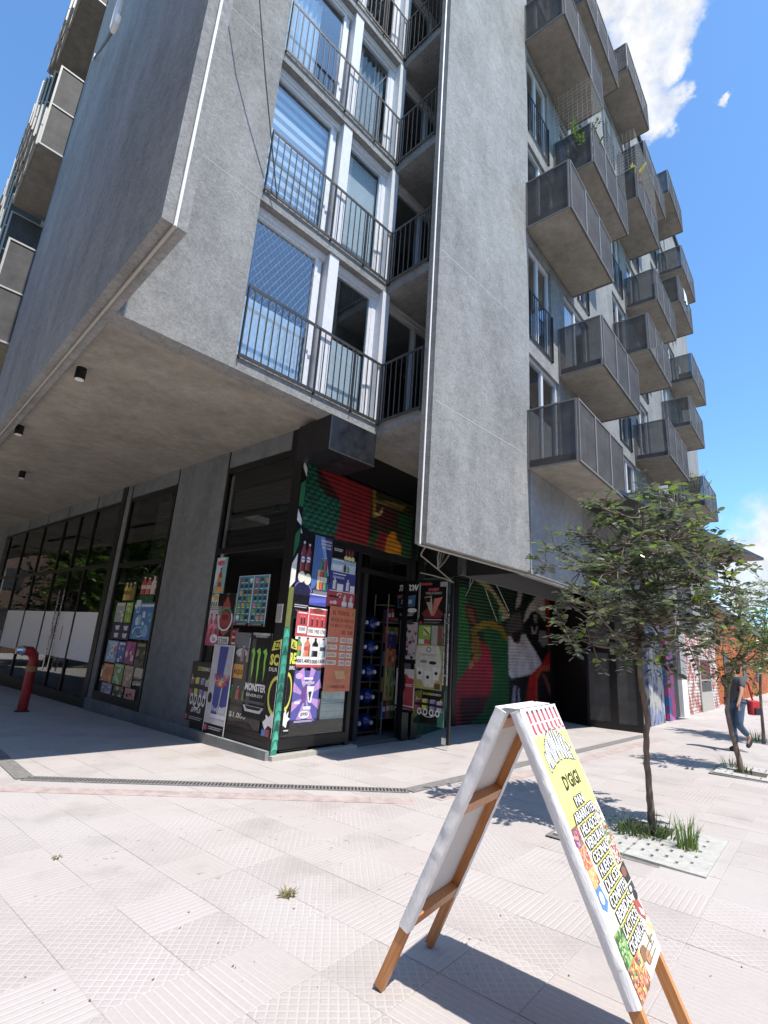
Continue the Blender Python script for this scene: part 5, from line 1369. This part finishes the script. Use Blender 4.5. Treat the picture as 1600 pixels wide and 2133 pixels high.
A.poly([(.78, .69), (.985, .68), (.985, .75), (.84, .75)], '2a2422'); A.ell(.88, .71, .07, .018, '8a5030'); A.rect(.8, .755, .985, .785, '3a3a3c'); A.ell(.86, .77, .04, .01, 'e0e0dc'); A.ell(.92, .80, .06, .018, '1c1a1a')
A.poly([(.78, .80), (.93, .82), (.985, .88), (.9, .885), (.8, .85)], 'b02418'); A.poly([(.86, .835), (.96, .86), (.95, .88), (.86, .86)], 'f0f0ea')
patch(.03, .80, .24, .90, ['3a8a2a', '7ab83a', '2a6a20', 'b0d060'], 18, 7, '8ab84a'); patch(.03, .90, .42, .998, ['d83020', 'e8a020', '2a7a2a', 'f0d040', 'b02020', 'e06a28'], 46, 8, 'c86a2a')
patch(.78, .885, .985, .95, ['f0e8c0', 'e8c040', 'f8f4e8', 'd8a060'], 12, 9, 'f0ead0')
A.ell(.50, .93, .09, .022, '8a5a34'); A.ell(.58, .955, .07, .02, 'c08030')
words_ = ['PAN', 'ABARROTES', 'HELADOS', 'VERDURAS', 'CECINAS', 'HUEVOS', 'DULCES', 'CONFITES', 'BEBIDAS', 'LACTEOS', 'CIGARROS']
y0 = .375
for i, wt in enumerate(words_):
    wd = {3: .24, 6: .44, 7: .5, 8: .54, 9: .62}[len(wt)] ; xm = .50; h = .036
    a, c = xm - wd / 2, xm + wd / 2
    A.outlined(wt, a, y0, c, y0 + h, 'fbfbfb', '0c0c0c', .011, .0042, .02)
    y0 += .0485
A.lines(.55, .93, .9, .985, 3, '7a7670', .3)
pm.build('printed_face', M_PRINT, sg, Mp)

# ================================================================== TREES
def leaf_mat(name, dark, mid, young, gloss=.34):
    m, t, b = mat(name, mid, gloss, spec=.95)
    r_ = t.n('ShaderNodeNewGeometry').outputs['Random Per Island']
    c = t.mix(t.mapr(r_, 0, .55), dark, mid); c = t.mix(t.mapr(r_, .80, .95), c, young)
    t.l(c, b.inputs['Base Color'])
    tl = t.n('ShaderNodeBsdfTranslucent'); t.l(t.mix(1.0, c, (1.6, 1.9, .9), 'MULTIPLY'), tl.inputs[0])
    mx = t.n('ShaderNodeMixShader'); mx.inputs[0].default_value = .32
    t.l(b.outputs[0], mx.inputs[1]); t.l(tl.outputs[0], mx.inputs[2]); t.l(mx.outputs[0], m.node_tree.nodes['Material Output'].inputs[0])
    return m
M_LEAF = leaf_mat('glossy_leaflets', (.052, .062, .048), (.112, .124, .098), (.17, .23, .04), .30)
M_LEAF2 = leaf_mat('bright_leaflets', (.040, .085, .018), (.085, .14, .026), (.17, .22, .03), .42)
m, t, b = mat('grey_brown_bark', (.16, .11, .08), .9, spec=.2)
co = t.n('ShaderNodeNewGeometry').outputs['Position']; n1 = t.noise(t.mapping(co, (14, 14, 3)), 2.0, 6, .65); n2 = t.noise(co, 4.5, 3, .5)
cb2 = t.mix(t.mapr(n1, .3, .7), (.10, .075, .060), (.30, .225, .175)); cb2 = t.mix(t.mapr(n2, .5, .65, 0, .6), cb2, (.30, .25, .20))
t.l(cb2, b.inputs['Base Color']); bump(t, b, n1, .8, .02); M_BARK = m

def leaflets(mb, p, d, length, g, ls, drop=.25):
    """a twig with paired oval leaflets"""
    d = d.normalized(); side = d.cross(Vector((0, 0, 1)))
    if side.length < .1: side = Vector((1, 0, 0))
    side.normalize(); n = max(4, int(length / (ls * .52)))
    pos = Vector(p)
    for i in range(n):
        pos = pos + d * (length / n); d = (d + Vector((g.gauss(0, .05), g.gauss(0, .05), -drop / n))).normalized()
        for sgn in (-1, 1):
            if g.random() < .08: continue
            a = (side * sgn + d * g.uniform(.35, .7) + Vector((0, 0, g.uniform(-.35, .25)))).normalized()
            up = (Vector((0, 0, 1)) + Vector((g.gauss(0, .38), g.gauss(0, .38), 0))).normalized()
            bb = a.cross(up)
            if bb.length < .1: continue
            bb.normalize(); up = bb.cross(a).normalized()
            l = ls * g.uniform(.75, 1.2); wv = l * g.uniform(.5, .62) * .5; o = pos + a * .008
            v = [o, o + a * l * .35 + bb * wv + up * wv * .25, o + a * l * .75 + bb * wv * .8 + up * wv * .2, o + a * l, o + a * l * .75 - bb * wv * .8 + up * wv * .2, o + a * l * .35 - bb * wv + up * wv * .25, ]
            b = len(mb.v); mb.v.extend([tuple(q) for q in v]); mb.f.append([b, b + 1, b + 2, b + 3]); mb.f.append([b, b + 3, b + 4, b + 5]); mb.c += [None, None]; mb.m += [0, 0]

def make_tree(name, label, base, trunk_px, radii, blobs, ls, tw, seed, m_leaf, group='young street trees', world_pts=None, spread=.45):
    g = random.Random(seed); base = np.array(base)
    t_ = thing(name, label, 'tree', Matrix.Translation(Vector(base)), group)
    pts = [Vector(facing(px, py, base)) for px, py in trunk_px] if world_pts is None else [Vector(q) for q in world_pts]
    pts[0].z = gz(base[0], base[1]) - .02
    tk = MB()
    # knotty trunk: resample with small wobble
    P, Rr = [], []
    for i in range(len(pts) - 1):
        for k in range(4):
            f = k / 4; q = pts[i].lerp(pts[i + 1], f)
            P.append(q + Vector((g.gauss(0, .003), g.gauss(0, .003), 0))); Rr.append((radii[i] * (1 - f) + radii[i + 1] * f) * g.uniform(.95, 1.07))
    P.append(pts[-1]); Rr.append(radii[-1])
    tk.tube(P, Rr, 10); tk.xf(Matrix.Translation(-Vector(base))); tk.build('trunk', M_BARK, t_, Matrix.Translation(Vector(base)), True)
    br, cr = MB(), MB(); head = P[int(len(P) * .72):]
    vd = Vector((base[0], base[1], 0)).normalized(); hz = Vector((vd.y, -vd.x, 0))
    for (cx_, cy_, rp, doff) in blobs:
        c = Vector(facing(cx_, cy_, base)) + vd * doff; r = rp / FPX * (c - Vector(CAM)).length
        st_ = min(head, key=lambda q: (q - c).length + g.uniform(0, .25)); mid = st_.lerp(c, .5) + Vector((g.gauss(0, .05), g.gauss(0, .05), -.06))
        br.tube([st_, mid, c], [.016, .011, .006], 6)
        for q in range(int(tw * (rp / 80) ** 1.7) + 2):
            dv = Vector((g.gauss(0, 1), g.gauss(0, 1), g.gauss(.15, .8))).normalized()
            s0 = c + dv * r * g.uniform(0, .55); le = r * g.uniform(.45, .85)
            d2 = (dv + Vector((g.gauss(0, .35), g.gauss(0, .35), g.gauss(0, .25)))).normalized()
            br.tube([c + dv * r * .1, s0, s0 + d2 * le], [.005, .004, .0018], 4, cap=False)
            leaflets(cr, s0, d2, le, g, ls)
    inv = Matrix.Translation(-Vector(base)); br.xf(inv); cr.xf(inv); MB_ = Matrix.Translation(Vector(base))
    br.build('limbs', M_BARK, t_, MB_)
    cr.build('crown', m_leaf, t_, MB_)
    return t_
g = random.Random(40)
B1 = [(1262, 1062, 62, 0), (1330, 1050, 60, .2), (1400, 1070, 66, -.2), (1455, 1080, 50, .2), (1240, 1120, 62, -.1), (1300, 1130, 85, .3), (1385, 1140, 85, -.3), (1460, 1150, 75, .2), (1165, 1150, 44, -.1), (1150, 1185, 40, -.3),
      (1215, 1195, 65, -.2), (1290, 1210, 90, .35), (1290, 1200, 85, -.4), (1370, 1220, 90, 0), (1370, 1210, 90, .6), (1450, 1220, 85, -.3), (1520, 1225, 62, .1), (1520, 1165, 42, 0), (1195, 1265, 55, -.2), (1250, 1285, 75, -.5), (1320, 1290, 85, .2),
      (1400, 1295, 80, -.4), (1470, 1290, 75, .2), (1530, 1270, 50, -.1), (1190, 1325, 48, -.3), (1240, 1345, 55, -.3), (1300, 1365, 55, -.1), (1360, 1350, 60, .1), (1430, 1345, 55, 0), (1500, 1325, 50, .1), (1300, 1255, 70, .5), (1420, 1260, 70, .5)]
b1 = ground(1358, 1738)
make_tree('street_tree', 'slender young tree with glossy leaves beside the folding sign, nearest of the pavement trees', b1,
          [(1358, 1738), (1357, 1690), (1352, 1640), (1347, 1590), (1346, 1540), (1349, 1500), (1340, 1450), (1333, 1400), (1332, 1330), (1338, 1250), (1336, 1150), (1340, 1080)],
          [.040, .031, .028, .027, .026, .026, .026, .023, .019, .015, .010, .006], B1, .080, 17, 5, M_LEAF)
# the twig stub low on the trunk
b2 = ground(1545, 1611)
B2 = [(1535, 1375, 55, 0), (1500, 1400, 40, .1), (1560, 1330, 60, .2), (1510, 1330, 55, -.2), (1595, 1290, 50, .2), (1480, 1345, 40, .3), (1590, 1350, 45, .2), (1540, 1280, 50, .3)]
make_tree('street_tree', 'small bushy tree with a leaning trunk in front of the walking person', b2, [(1545, 1611), (1541, 1585), (1530, 1545), (1520, 1510), (1514, 1480), (1517, 1440), (1530, 1380)], [.05, .04, .034, .033, .030, .026, .012], B2, .062, 28, 8, M_LEAF2)
b3 = ground(1592, 1549)
B3 = [(1590, 1380, 45, 0), (1610, 1340, 60, .2), (1580, 1310, 55, .5), (1640, 1260, 70, .2), (1600, 1240, 55, .5), (1650, 1350, 60, 0), (1560, 1270, 45, .6)]
make_tree('street_tree', 'thin stemmed tree at the right edge behind the walking person', b3, [(1592, 1549), (1588, 1500), (1584, 1450), (1584, 1410), (1592, 1330)], [.035, .03, .027, .025, .012], B3, .062, 42, 9, M_LEAF2)
# trees along the far end of the pavement and one across the way on the left
for q, (sx, sy, lb) in enumerate(((27.0, -4.0, 'leafy tree far along the pavement beyond the orange wall'), (33.0, -6.0, 'rounder leafy tree farthest along the pavement'))):
    P = FR.w(sx, sy, 0); P[2] = gz(P[0], P[1]); px, py, dep = project(P)
    bl = []
    gg_ = random.Random(60 + q)
    for i in range(14): bl.append((px + gg_.uniform(-45, 45), py - 1060 / dep * gg_.uniform(2.6, 5.2), 36 + 8 * gg_.random(), gg_.uniform(-1, 1)))
    make_tree('street_tree', lb, P, [(px, py), (px, py - 1060 / dep * 1.5), (px, py - 1060 / dep * 3.8)], [.13, .1, .04], bl, .17, 16, 70 + q, M_LEAF2)
P = FS.w(-3.6, 13.0, 0); P[2] = gz(P[0], P[1])
px, py, dep = project(P); gg_ = random.Random(77)
bl = [(px + gg_.uniform(-70, 70), py - 1060 / dep * gg_.uniform(2.2, 3.7), 50 + 12 * gg_.random(), gg_.uniform(-.8, .8)) for i in range(14)]
make_tree('street_tree', 'leafy street tree standing off the left side of the building', P, [(px, py), (px, py - 1060 / dep * 1.4), (px, py - 1060 / dep * 3)], [.09, .07, .03], bl, .11, 16, 79, M_LEAF2)

for q, (ox_, oy_, hh_) in enumerate(((-4.5, 24.0, 1.0), (-8.5, 27.0, 1.15), (-13.0, 30.0, 1.1))):  # tall trees out of view, added so the shop glass mirrors dark green
    P = FS.w(ox_, oy_, 0); P[2] = gz(P[0], P[1]); px, py, dep = project(P); gg_ = random.Random(90 + q); u_ = 1060 / dep
    bl = [(px + u_ * gg_.uniform(-2.6, 2.6), py - u_ * hh_ * gg_.uniform(2.5, 9.5), u_ * gg_.uniform(1.0, 1.5), gg_.uniform(-2, 2)) for i in range(24)]
    make_tree('street_tree', ['tall leafy tree across the left pavement, nearest of the tall ones', 'tall leafy tree in the middle of the left street end', 'tall leafy tree farthest to the left of the left street end'][q], P,
              [(px, py), (px, py - u_ * 3), (px, py - u_ * 8)], [.2, .16, .06], bl, .30, 22 * (80 / (u_ * 1.25)) ** 1.7, 95 + q, M_LEAF2)

# tree pits with slotted concrete covers
M_CONC = simple('pale_concrete', (.40, .395, .375), .85, mottled=.15, scale=20)
M_SOIL = simple('dry_soil', (.085, .065, .048), .95, mottled=.4, scale=12)
def pit(cx_, cy_, half, label, hole):
    z = gz(cx_, cy_); fr = Frame((cx_, cy_, z), 41.0); t_ = thing('tree_grate', label, 'tree grate', fr.M(), 'slotted concrete tree covers')
    sl = []
    for i in range(-6, 7):
        for j in range(-6, 7):
            x, y = i * half / 6.5, j * half / 6.5
            if max(abs(x - hole[0]), abs(y - hole[1])) < hole[2] + .07: continue
            if abs(x) > half - .1 or abs(y) > half - .1: continue
            if (i + j) % 2: sl.append((x - .035, x + .035, y - .012, y + .012))
    hx, hy, hr = hole
    for x0, x1, y0_, y1_ in ((-half, half, -half, -.004), (-half, half, .004, half)):
        ops = [(max(a, x0), min(c, x1), max(d_, y0_), min(e_, y1_)) for a, c, d_, e_ in sl + [(hx - hr, hx + hr, hy - hr, hy + hr)] if min(e_, y1_) > max(d_, y0_) and a > x0 and c < x1]
        mb = wall_open(x0, x1, y0_, y1_, .0, .022, ops)
        mb.v = [(v[0], v[2], v[1]) for v in mb.v]; mb.build('cover_plate', M_CONC, t_, fr.M())
    MB().box(-half - .05, half + .05, -half - .05, half + .05, -.002, .0045).build('pit_frame', M_STONE, t_, fr.M())
    MB().box(hx - hr, hx + hr, hy - hr, hy + hr, .0046, .010).build('soil', M_SOIL, t_, fr.M())
    return fr
_pc = np.array([2.42, 4.93])
fp_ = pit(_pc[0], _pc[1], .56, 'slotted concrete tree cover with grass clumps round the nearest tree', (.28, .04, .20))
P2 = ground(1560, 1612); pit(P2[0] + .15, P2[1] - .1, .55, 'slotted concrete tree cover round the leaning tree', (-.1, .15, .2))

def grass_clump(label, px, py, n, h, spread_, seed, dark, name='grass_clump', lean=.5):
    g = random.Random(seed); P = ground(px, py); mb = MB()
    for i in range(n):
        a = g.uniform(0, 6.283); r = spread_ * math.sqrt(g.random()) * .5; o = Vector((r * math.cos(a), r * math.sin(a), 0))
        d = Vector((math.cos(a + g.gauss(0, .5)), math.sin(a + g.gauss(0, .5)), 0)); hh = h * g.uniform(.5, 1.1); ln = lean * g.uniform(.2, 1.3) * hh; wv = g.uniform(.004, .007); s_ = Vector((-d.y, d.x, 0)) * wv
        b = len(mb.v)
        for k in range(5):
            f = k / 4; c = o + d * ln * f * f + Vector((0, 0, hh * (f - .25 * f * f * lean)))
            ww = (1 - f) ** .6
            mb.v += [tuple(c + s_ * ww), tuple(c - s_ * ww)]
        for k in range(4): mb.f.append([b + 2 * k, b + 2 * k + 1, b + 2 * k + 3, b + 2 * k + 2]); mb.c.append(None); mb.m.append(0)
    return mb.build(name, dark, None, Matrix.Translation(Vector((P[0], P[1], gz(P[0], P[1])))), label=label, cat='plant', group='plants in the tree pits')
M_GRASS = leaf_mat('bright_grass_blades', (.06, .11, .02), (.12, .20, .035), (.20, .26, .05), .45)
M_GRASSD = leaf_mat('dark_grass_blades', (.03, .055, .018), (.06, .10, .03), (.12, .17, .04), .5)
M_DRY = leaf_mat('dry_weed', (.20, .16, .07), (.28, .23, .11), (.16, .17, .05), .7)
grass_clump('bright upright grass clump at the right of the nearest tree cover', 1432, 1772, 75, .30, .16, 1, M_GRASS, lean=.35)
grass_clump('dark low grass clump left of the nearest trunk', 1312, 1742, 90, .20, .22, 2, M_GRASSD, lean=.8)
grass_clump('dark grass tuft at the foot of the nearest trunk', 1352, 1750, 60, .17, .2, 3, M_GRASSD, lean=.8)
grass_clump('thin grass tuft between the nearest trunk and the bright clump', 1388, 1748, 50, .22, .2, 4, M_GRASSD, lean=.9)
grass_clump('thin weeds left of the leaning tree', 1522, 1602, 40, .28, .25, 5, M_GRASSD, lean=.7)
grass_clump('dry bush by the thin stemmed tree', 1578, 1545, 70, .32, .35, 6, M_GRASS, lean=.7)
grass_clump('weeds at the foot of the leaning tree', 1552, 1612, 40, .16, .25, 7, M_GRASSD, lean=.8)
grass_clump('small dry weed tuft growing from a pavement joint in the foreground', 598, 1866, 60, .045, .09, 8, M_DRY, 'weed_tuft', .9)
grass_clump('tiny dry weed in a pavement joint at the left', 117, 1788, 26, .02, .07, 9, M_DRY, 'weed_tuft', 1.2)

# fallen leaves and scraps near the sign: small loose litter
lm = MB(); g = random.Random(33)
for i in range(90):
    P = ground(g.uniform(0, 1600), g.uniform(1600, 2100)); a = g.uniform(0, 6.28); r = g.uniform(.003, .010)
    z = gz(P[0], P[1]) + .003
    lm.add([(P[0] + r * math.cos(a + q) * (1 if k % 2 else .5), P[1] + r * math.sin(a + q) * (1 if k % 2 else .5), z + .002 * (k % 2)) for k, q in enumerate((0, 1.57, 3.14, 4.71))], [(0, 1, 2, 3)])
lm.build('litter', simple('dry_scraps', (.13, .10, .07), .9, mottled=.6, scale=3), kind='stuff')

def leafy_pot(label, x, y, z, h, n, m_leaf, ls, seed, name='potted_plant', pot=True):
    g = random.Random(seed); t_ = thing(name, label, 'plant', FR.M(x, y, z), 'plants on the balconies')
    if pot: MB().tube([(0, 0, 0), (0, 0, .24)], [.10, .14], 12).build('pot', simple('clay_pot_' + str(seed), (.25, .11, .06), .8), t_, FR.M(x, y, z))
    br, cr = MB(), MB()
    for i in range(n):
        d = Vector((g.gauss(0, .45), g.gauss(0, .45), 1)).normalized(); le = h * g.uniform(.6, 1.1)
        br.tube([(0, 0, .2), tuple(d * le * .5 + Vector((0, 0, .2))), tuple(d * le + Vector((0, 0, .2)))], .006, 4, cap=False); leaflets(cr, Vector((0, 0, .25)) + d * le * .35, d, le * .7, g, ls)
    br.build('stems', M_BARK, t_, FR.M(x, y, z)); cr.build('foliage', m_leaf, t_, FR.M(x, y, z))
leafy_pot('green potted plant behind the netted balcony railing', 1.80, -.55, LEVEL[3] + .15, .85, 14, M_LEAF2, .07, 5)
leafy_pot('yellow flowering plant over the corner of the second netted balcony', 5.95, -.78, LEVEL[4] + .82, .34, 12, leaf_mat('yellow_flower', (.45, .36, .03), (.55, .45, .05), (.20, .26, .05), .6), .045, 6)
leafy_pot('dry brown plant in the lower far balcony', 13.3, -.5, LEVEL[1] + .15, 1.0, 14, M_DRY, .08, 7)
ch = thing('balcony_chair', 'white plastic chair on the third floor far balcony', 'chair', FR.M(13.5, -.5, LEVEL[3] + .15))
at_thing(ch, MB().box(13.3, 13.72, -.7, -.3, LEVEL[3] + .56, LEVEL[3] + .60), 'seat', M_WHITE, FR)
at_thing(ch, MB().box(13.3, 13.72, -.30, -.26, LEVEL[3] + .60, LEVEL[3] + 1.05), 'backrest', M_WHITE, FR)
for xx in (13.31, 13.67):
    for yy in (-.69, -.33): at_thing(ch, MB().box(xx, xx + .04, yy, yy + .04, LEVEL[3] + .15, LEVEL[3] + .56), 'leg', M_WHITE, FR)
tw_ = MB(); 
for i in range(10):
    a0, a1 = 12.2 + .06 * i, 12.2 + .06 * (i + 1); o0, o1 = .02 * math.sin(i * 1.4), .02 * math.sin((i + 1) * 1.4)
    zt = LEVEL[4] + 1.14; zb_ = LEVEL[4] + .62
    tw_.add([(a0, -.885 + o0, zb_), (a1, -.885 + o1, zb_), (a1, -.875, zt), (a0, -.875, zt)], [(0, 1, 2, 3)])
tw_.build('hanging_towel', M_CURT, None, FR.M(), label='pale towel hung over a railing on a far upper balcony', cat='towel')

# ================================================================== NEIGHBOURS
nb = thing('orange_house', 'low orange painted house with a dark eave beyond the grey block', 'building', FR.M(26, 3, 0))
at_thing(nb, MB().box(18.7, 52, .3, 9, -.3, 4.3), 'wall', M_GRAF4, FR)
at_thing(nb, MB().box(18.62, 53, .12, 9.3, 4.3, 4.42), 'eave', M_DARKMET, FR)
at_thing(nb, MB().prism([(0, 0)] * 1 + [(0, 9), (33, 9), (33, 0)], 0, .12), 'roof', simple('roof_tile_brown', (.16, .09, .07), .8), Frame(FR.w(18.7, .2, 4.5), 41))
for q in range(3):
    at_thing(nb, MB().box(22 + 7 * q, 23.4 + 7 * q, .26, .32, .9, 2.3), 'window', M_DARKMET, FR)
# off-view houses added to darken what the windows mirror and block low sky
M_ROWW = stucco('dull_brick', (.115, .075, .058), .3, .6)
def house_row(fr, name, label, spans, dep):
    row = thing(name, label, 'building', fr.M(spans[0][0], 0, 0))
    for x0, x1, h in spans:
        MB().box(x0, x1 - .2, 0, dep, -1.5, h).build('wall', M_ROWW, row, fr.M())
        n = max(1, int((x1 - x0) / 3.4))
        for k in range(n):
            for lv in range(int(h / 3)):
                a = x0 + (k + .3) * (x1 - x0) / n
                MB().box(a, a + 1.3, -.05, .02, .9 + 3 * lv, 2.5 + 3 * lv).build('window', M_DARKMET, row, fr.M())
house_row(Frame(FR.w(30, -19, 0), 41 + 180), 'facing_house', 'dull plastered houses across the street on the right', ((-30, -12, 10), (-12, 8, 8.5), (8, 26, 11), (26, 48, 9.5)), 7)
house_row(Frame(FS.w(-19, -22, 0), -48.5), 'facing_house', 'dull plastered houses across the street on the left', ((-8, 14, 10), (14, 36, 12), (36, 60, 10), (60, 84, 13), (84, 120, 11)), -7)
house_row(Frame(FS.w(-21, 42, 0), 41.5), 'facing_house', 'dull plastered houses closing the far end of the left street', ((0, 9, 22), (9, 20, 24)), 6)

# ================================================================== PERSON
def skin(name, verts, edges, radii, m, parent, M, root=0, sub=2):
    me = bpy.data.meshes.new(name); me.from_pydata([tuple(v) for v in verts], edges, []); me.materials.append(m)
    o = obj(name, me, parent, M); sm = o.modifiers.new('Skin', 'SKIN'); sm.use_smooth_shade = True
    for i, r in enumerate(radii):
        sv = me.skin_vertices[0].data[i]; sv.radius = (r, r) if not isinstance(r, tuple) else r; sv.use_root = (i == root)
    ss = o.modifiers.new('Subdivision', 'SUBSURF'); ss.levels = sub; ss.render_levels = sub
    return o
M_SKIN = simple('skin', (.42, .24, .17), .55, mottled=.06); M_TEE = simple('grey_tshirt', (.075, .08, .085), .85, mottled=.2)
M_JEAN = simple('blue_jeans', (.055, .10, .17), .85, mottled=.3); M_SHOE = simple('dark_shoe', (.02, .022, .035), .6); M_HAIR = simple('dark_hair', (.015, .012, .01), .6)
pp = ground(1543, 1566); FP = Frame((pp[0], pp[1], pp[2]), 250.0); FP.x = FP.x * .95; FP.y = FP.y * .95; FP.z = FP.z * .95     # local x right of the view, y away
pe = thing('person', 'person in a grey t-shirt and blue jeans walking with a red bag', 'person', FP.M())
# walking to the right: the right leg carries, the left one trails with the heel up
pel = (0, 0, .93); che = (.02, .0, 1.28); nec = (.03, 0, 1.44); hea = (.045, -.01, 1.57); cro = (.04, 0, 1.66)
hl, hr_ = (-.0, .09, .90), (0, -.09, .90)
kr, ar_, tr_ = (.03, -.09, .50), (-.02, -.09, .09), (.14, -.09, .03)
kl, al, tl_ = (.10, .09, .50), (-.16, .09, .27), (-.10, .09, .12)
shr, shl = (.02, -.18, 1.38), (.02, .18, 1.38); er, el = (-.10, -.24, 1.13), (.14, .24, 1.12); wr_, wl_ = (-.06, -.25, .90), (.27, .25, .92)
V = [pel, che, nec, hea, cro, hl, hr_, kr, ar_, tr_, kl, al, tl_, shr, shl, er, el, wr_, wl_]
E_ = [(0, 1), (1, 2), (2, 3), (3, 4), (0, 5), (0, 6), (6, 7), (7, 8), (8, 9), (5, 10), (10, 11), (11, 12), (1, 13), (1, 14), (13, 15), (14, 16), (15, 17), (16, 18)]
Rv = [.105, .125, .055, .088, .07, .075, .075, .052, .036, .026, .052, .036, .026, .05, .05, .037, .037, .026, .026]
for wv_, sgn in ((17, -1), (18, 1)):
    for f_ in range(5):
        b0 = Vector(V[wv_]); off_ = Vector((.012 * (f_ - 2) + (.02 if f_ == 4 else 0), 0, -.075 if f_ < 4 else -.035)); i0 = len(V)
        V += [tuple(b0 + off_), tuple(b0 + off_ + Vector((.006, 0, -.07 + .008 * abs(f_ - 1.5) if f_ < 4 else -.035)))]; E_ += [(wv_, i0), (i0, i0 + 1)]; Rv += [.009, .007]
# nose and chin
V += [(.13, -.03, 1.57), (.09, -.02, 1.49)]; E_ += [(3, len(V) - 2), (3, len(V) - 1)]; Rv += [.014, .03]
skin('body', V, E_, Rv, M_SKIN, pe, FP.M())
skin('tshirt', [(0, 0, .90), (0, 0, 1.02), che, (.03, 0, 1.40), shr, shl, (-.06, -.225, 1.2), (.09, .225, 1.2)], [(0, 1), (1, 2), (2, 3), (2, 4), (2, 5), (4, 6), (5, 7)], [.135, .14, .15, .075, .072, .072, .062, .062], M_TEE, pe, FP.M())
skin('jeans', [(0, 0, .95), hl, hr_, kr, (-.015, -.09, .13), kl, (-.13, .09, .31)], [(0, 1), (0, 2), (2, 3), (3, 4), (1, 5), (5, 6)], [.125, .098, .098, .075, .056, .075, .056], M_JEAN, pe, FP.M())
skin('shoe', [(-.05, -.09, .055), (.06, -.09, .05), (.16, -.09, .035)], [(0, 1), (1, 2)], [.05, .05, .036], M_SHOE, pe, FP.M())
skin('shoe', [(-.20, .09, .27), (-.15, .09, .17), (-.08, .09, .09)], [(0, 1), (1, 2)], [.05, .05, .036], M_SHOE, pe, FP.M())
skin('hair', [(.02, .02, 1.60), (.03, .01, 1.68), (-.03, .02, 1.58)], [(0, 1), (0, 2)], [.10, .085, .08], M_HAIR, pe, FP.M())
bg_ = thing('shoulder_bag', 'red and dark bag hanging at the side of the walking person', 'bag', FP.M(-.3, .1, .8))
M_REDBAG = simple('red_fabric', (.42, .025, .03), .8, mottled=.25)
bb = MB(); bb.prism([(-.44, .07), (-.20, .07), (-.18, .13), (-.22, .20), (-.42, .20), (-.46, .13)], .70, .98)
bo_ = at_thing(bg_, bb, 'bag_body', M_REDBAG, FP); bv = bo_.modifiers.new('Bevel', 'BEVEL'); bv.width = .03; bv.segments = 3
at_thing(bg_, MB().box(-.42, -.24, .20, .225, .72, .84), 'pocket', M_SHOE, FP)
at_thing(bg_, MB().tube([(.02, .19, 1.42), (-.12, .21, 1.30), (-.30, .14, .98)], .018, 6), 'strap', M_REDBAG, FP)
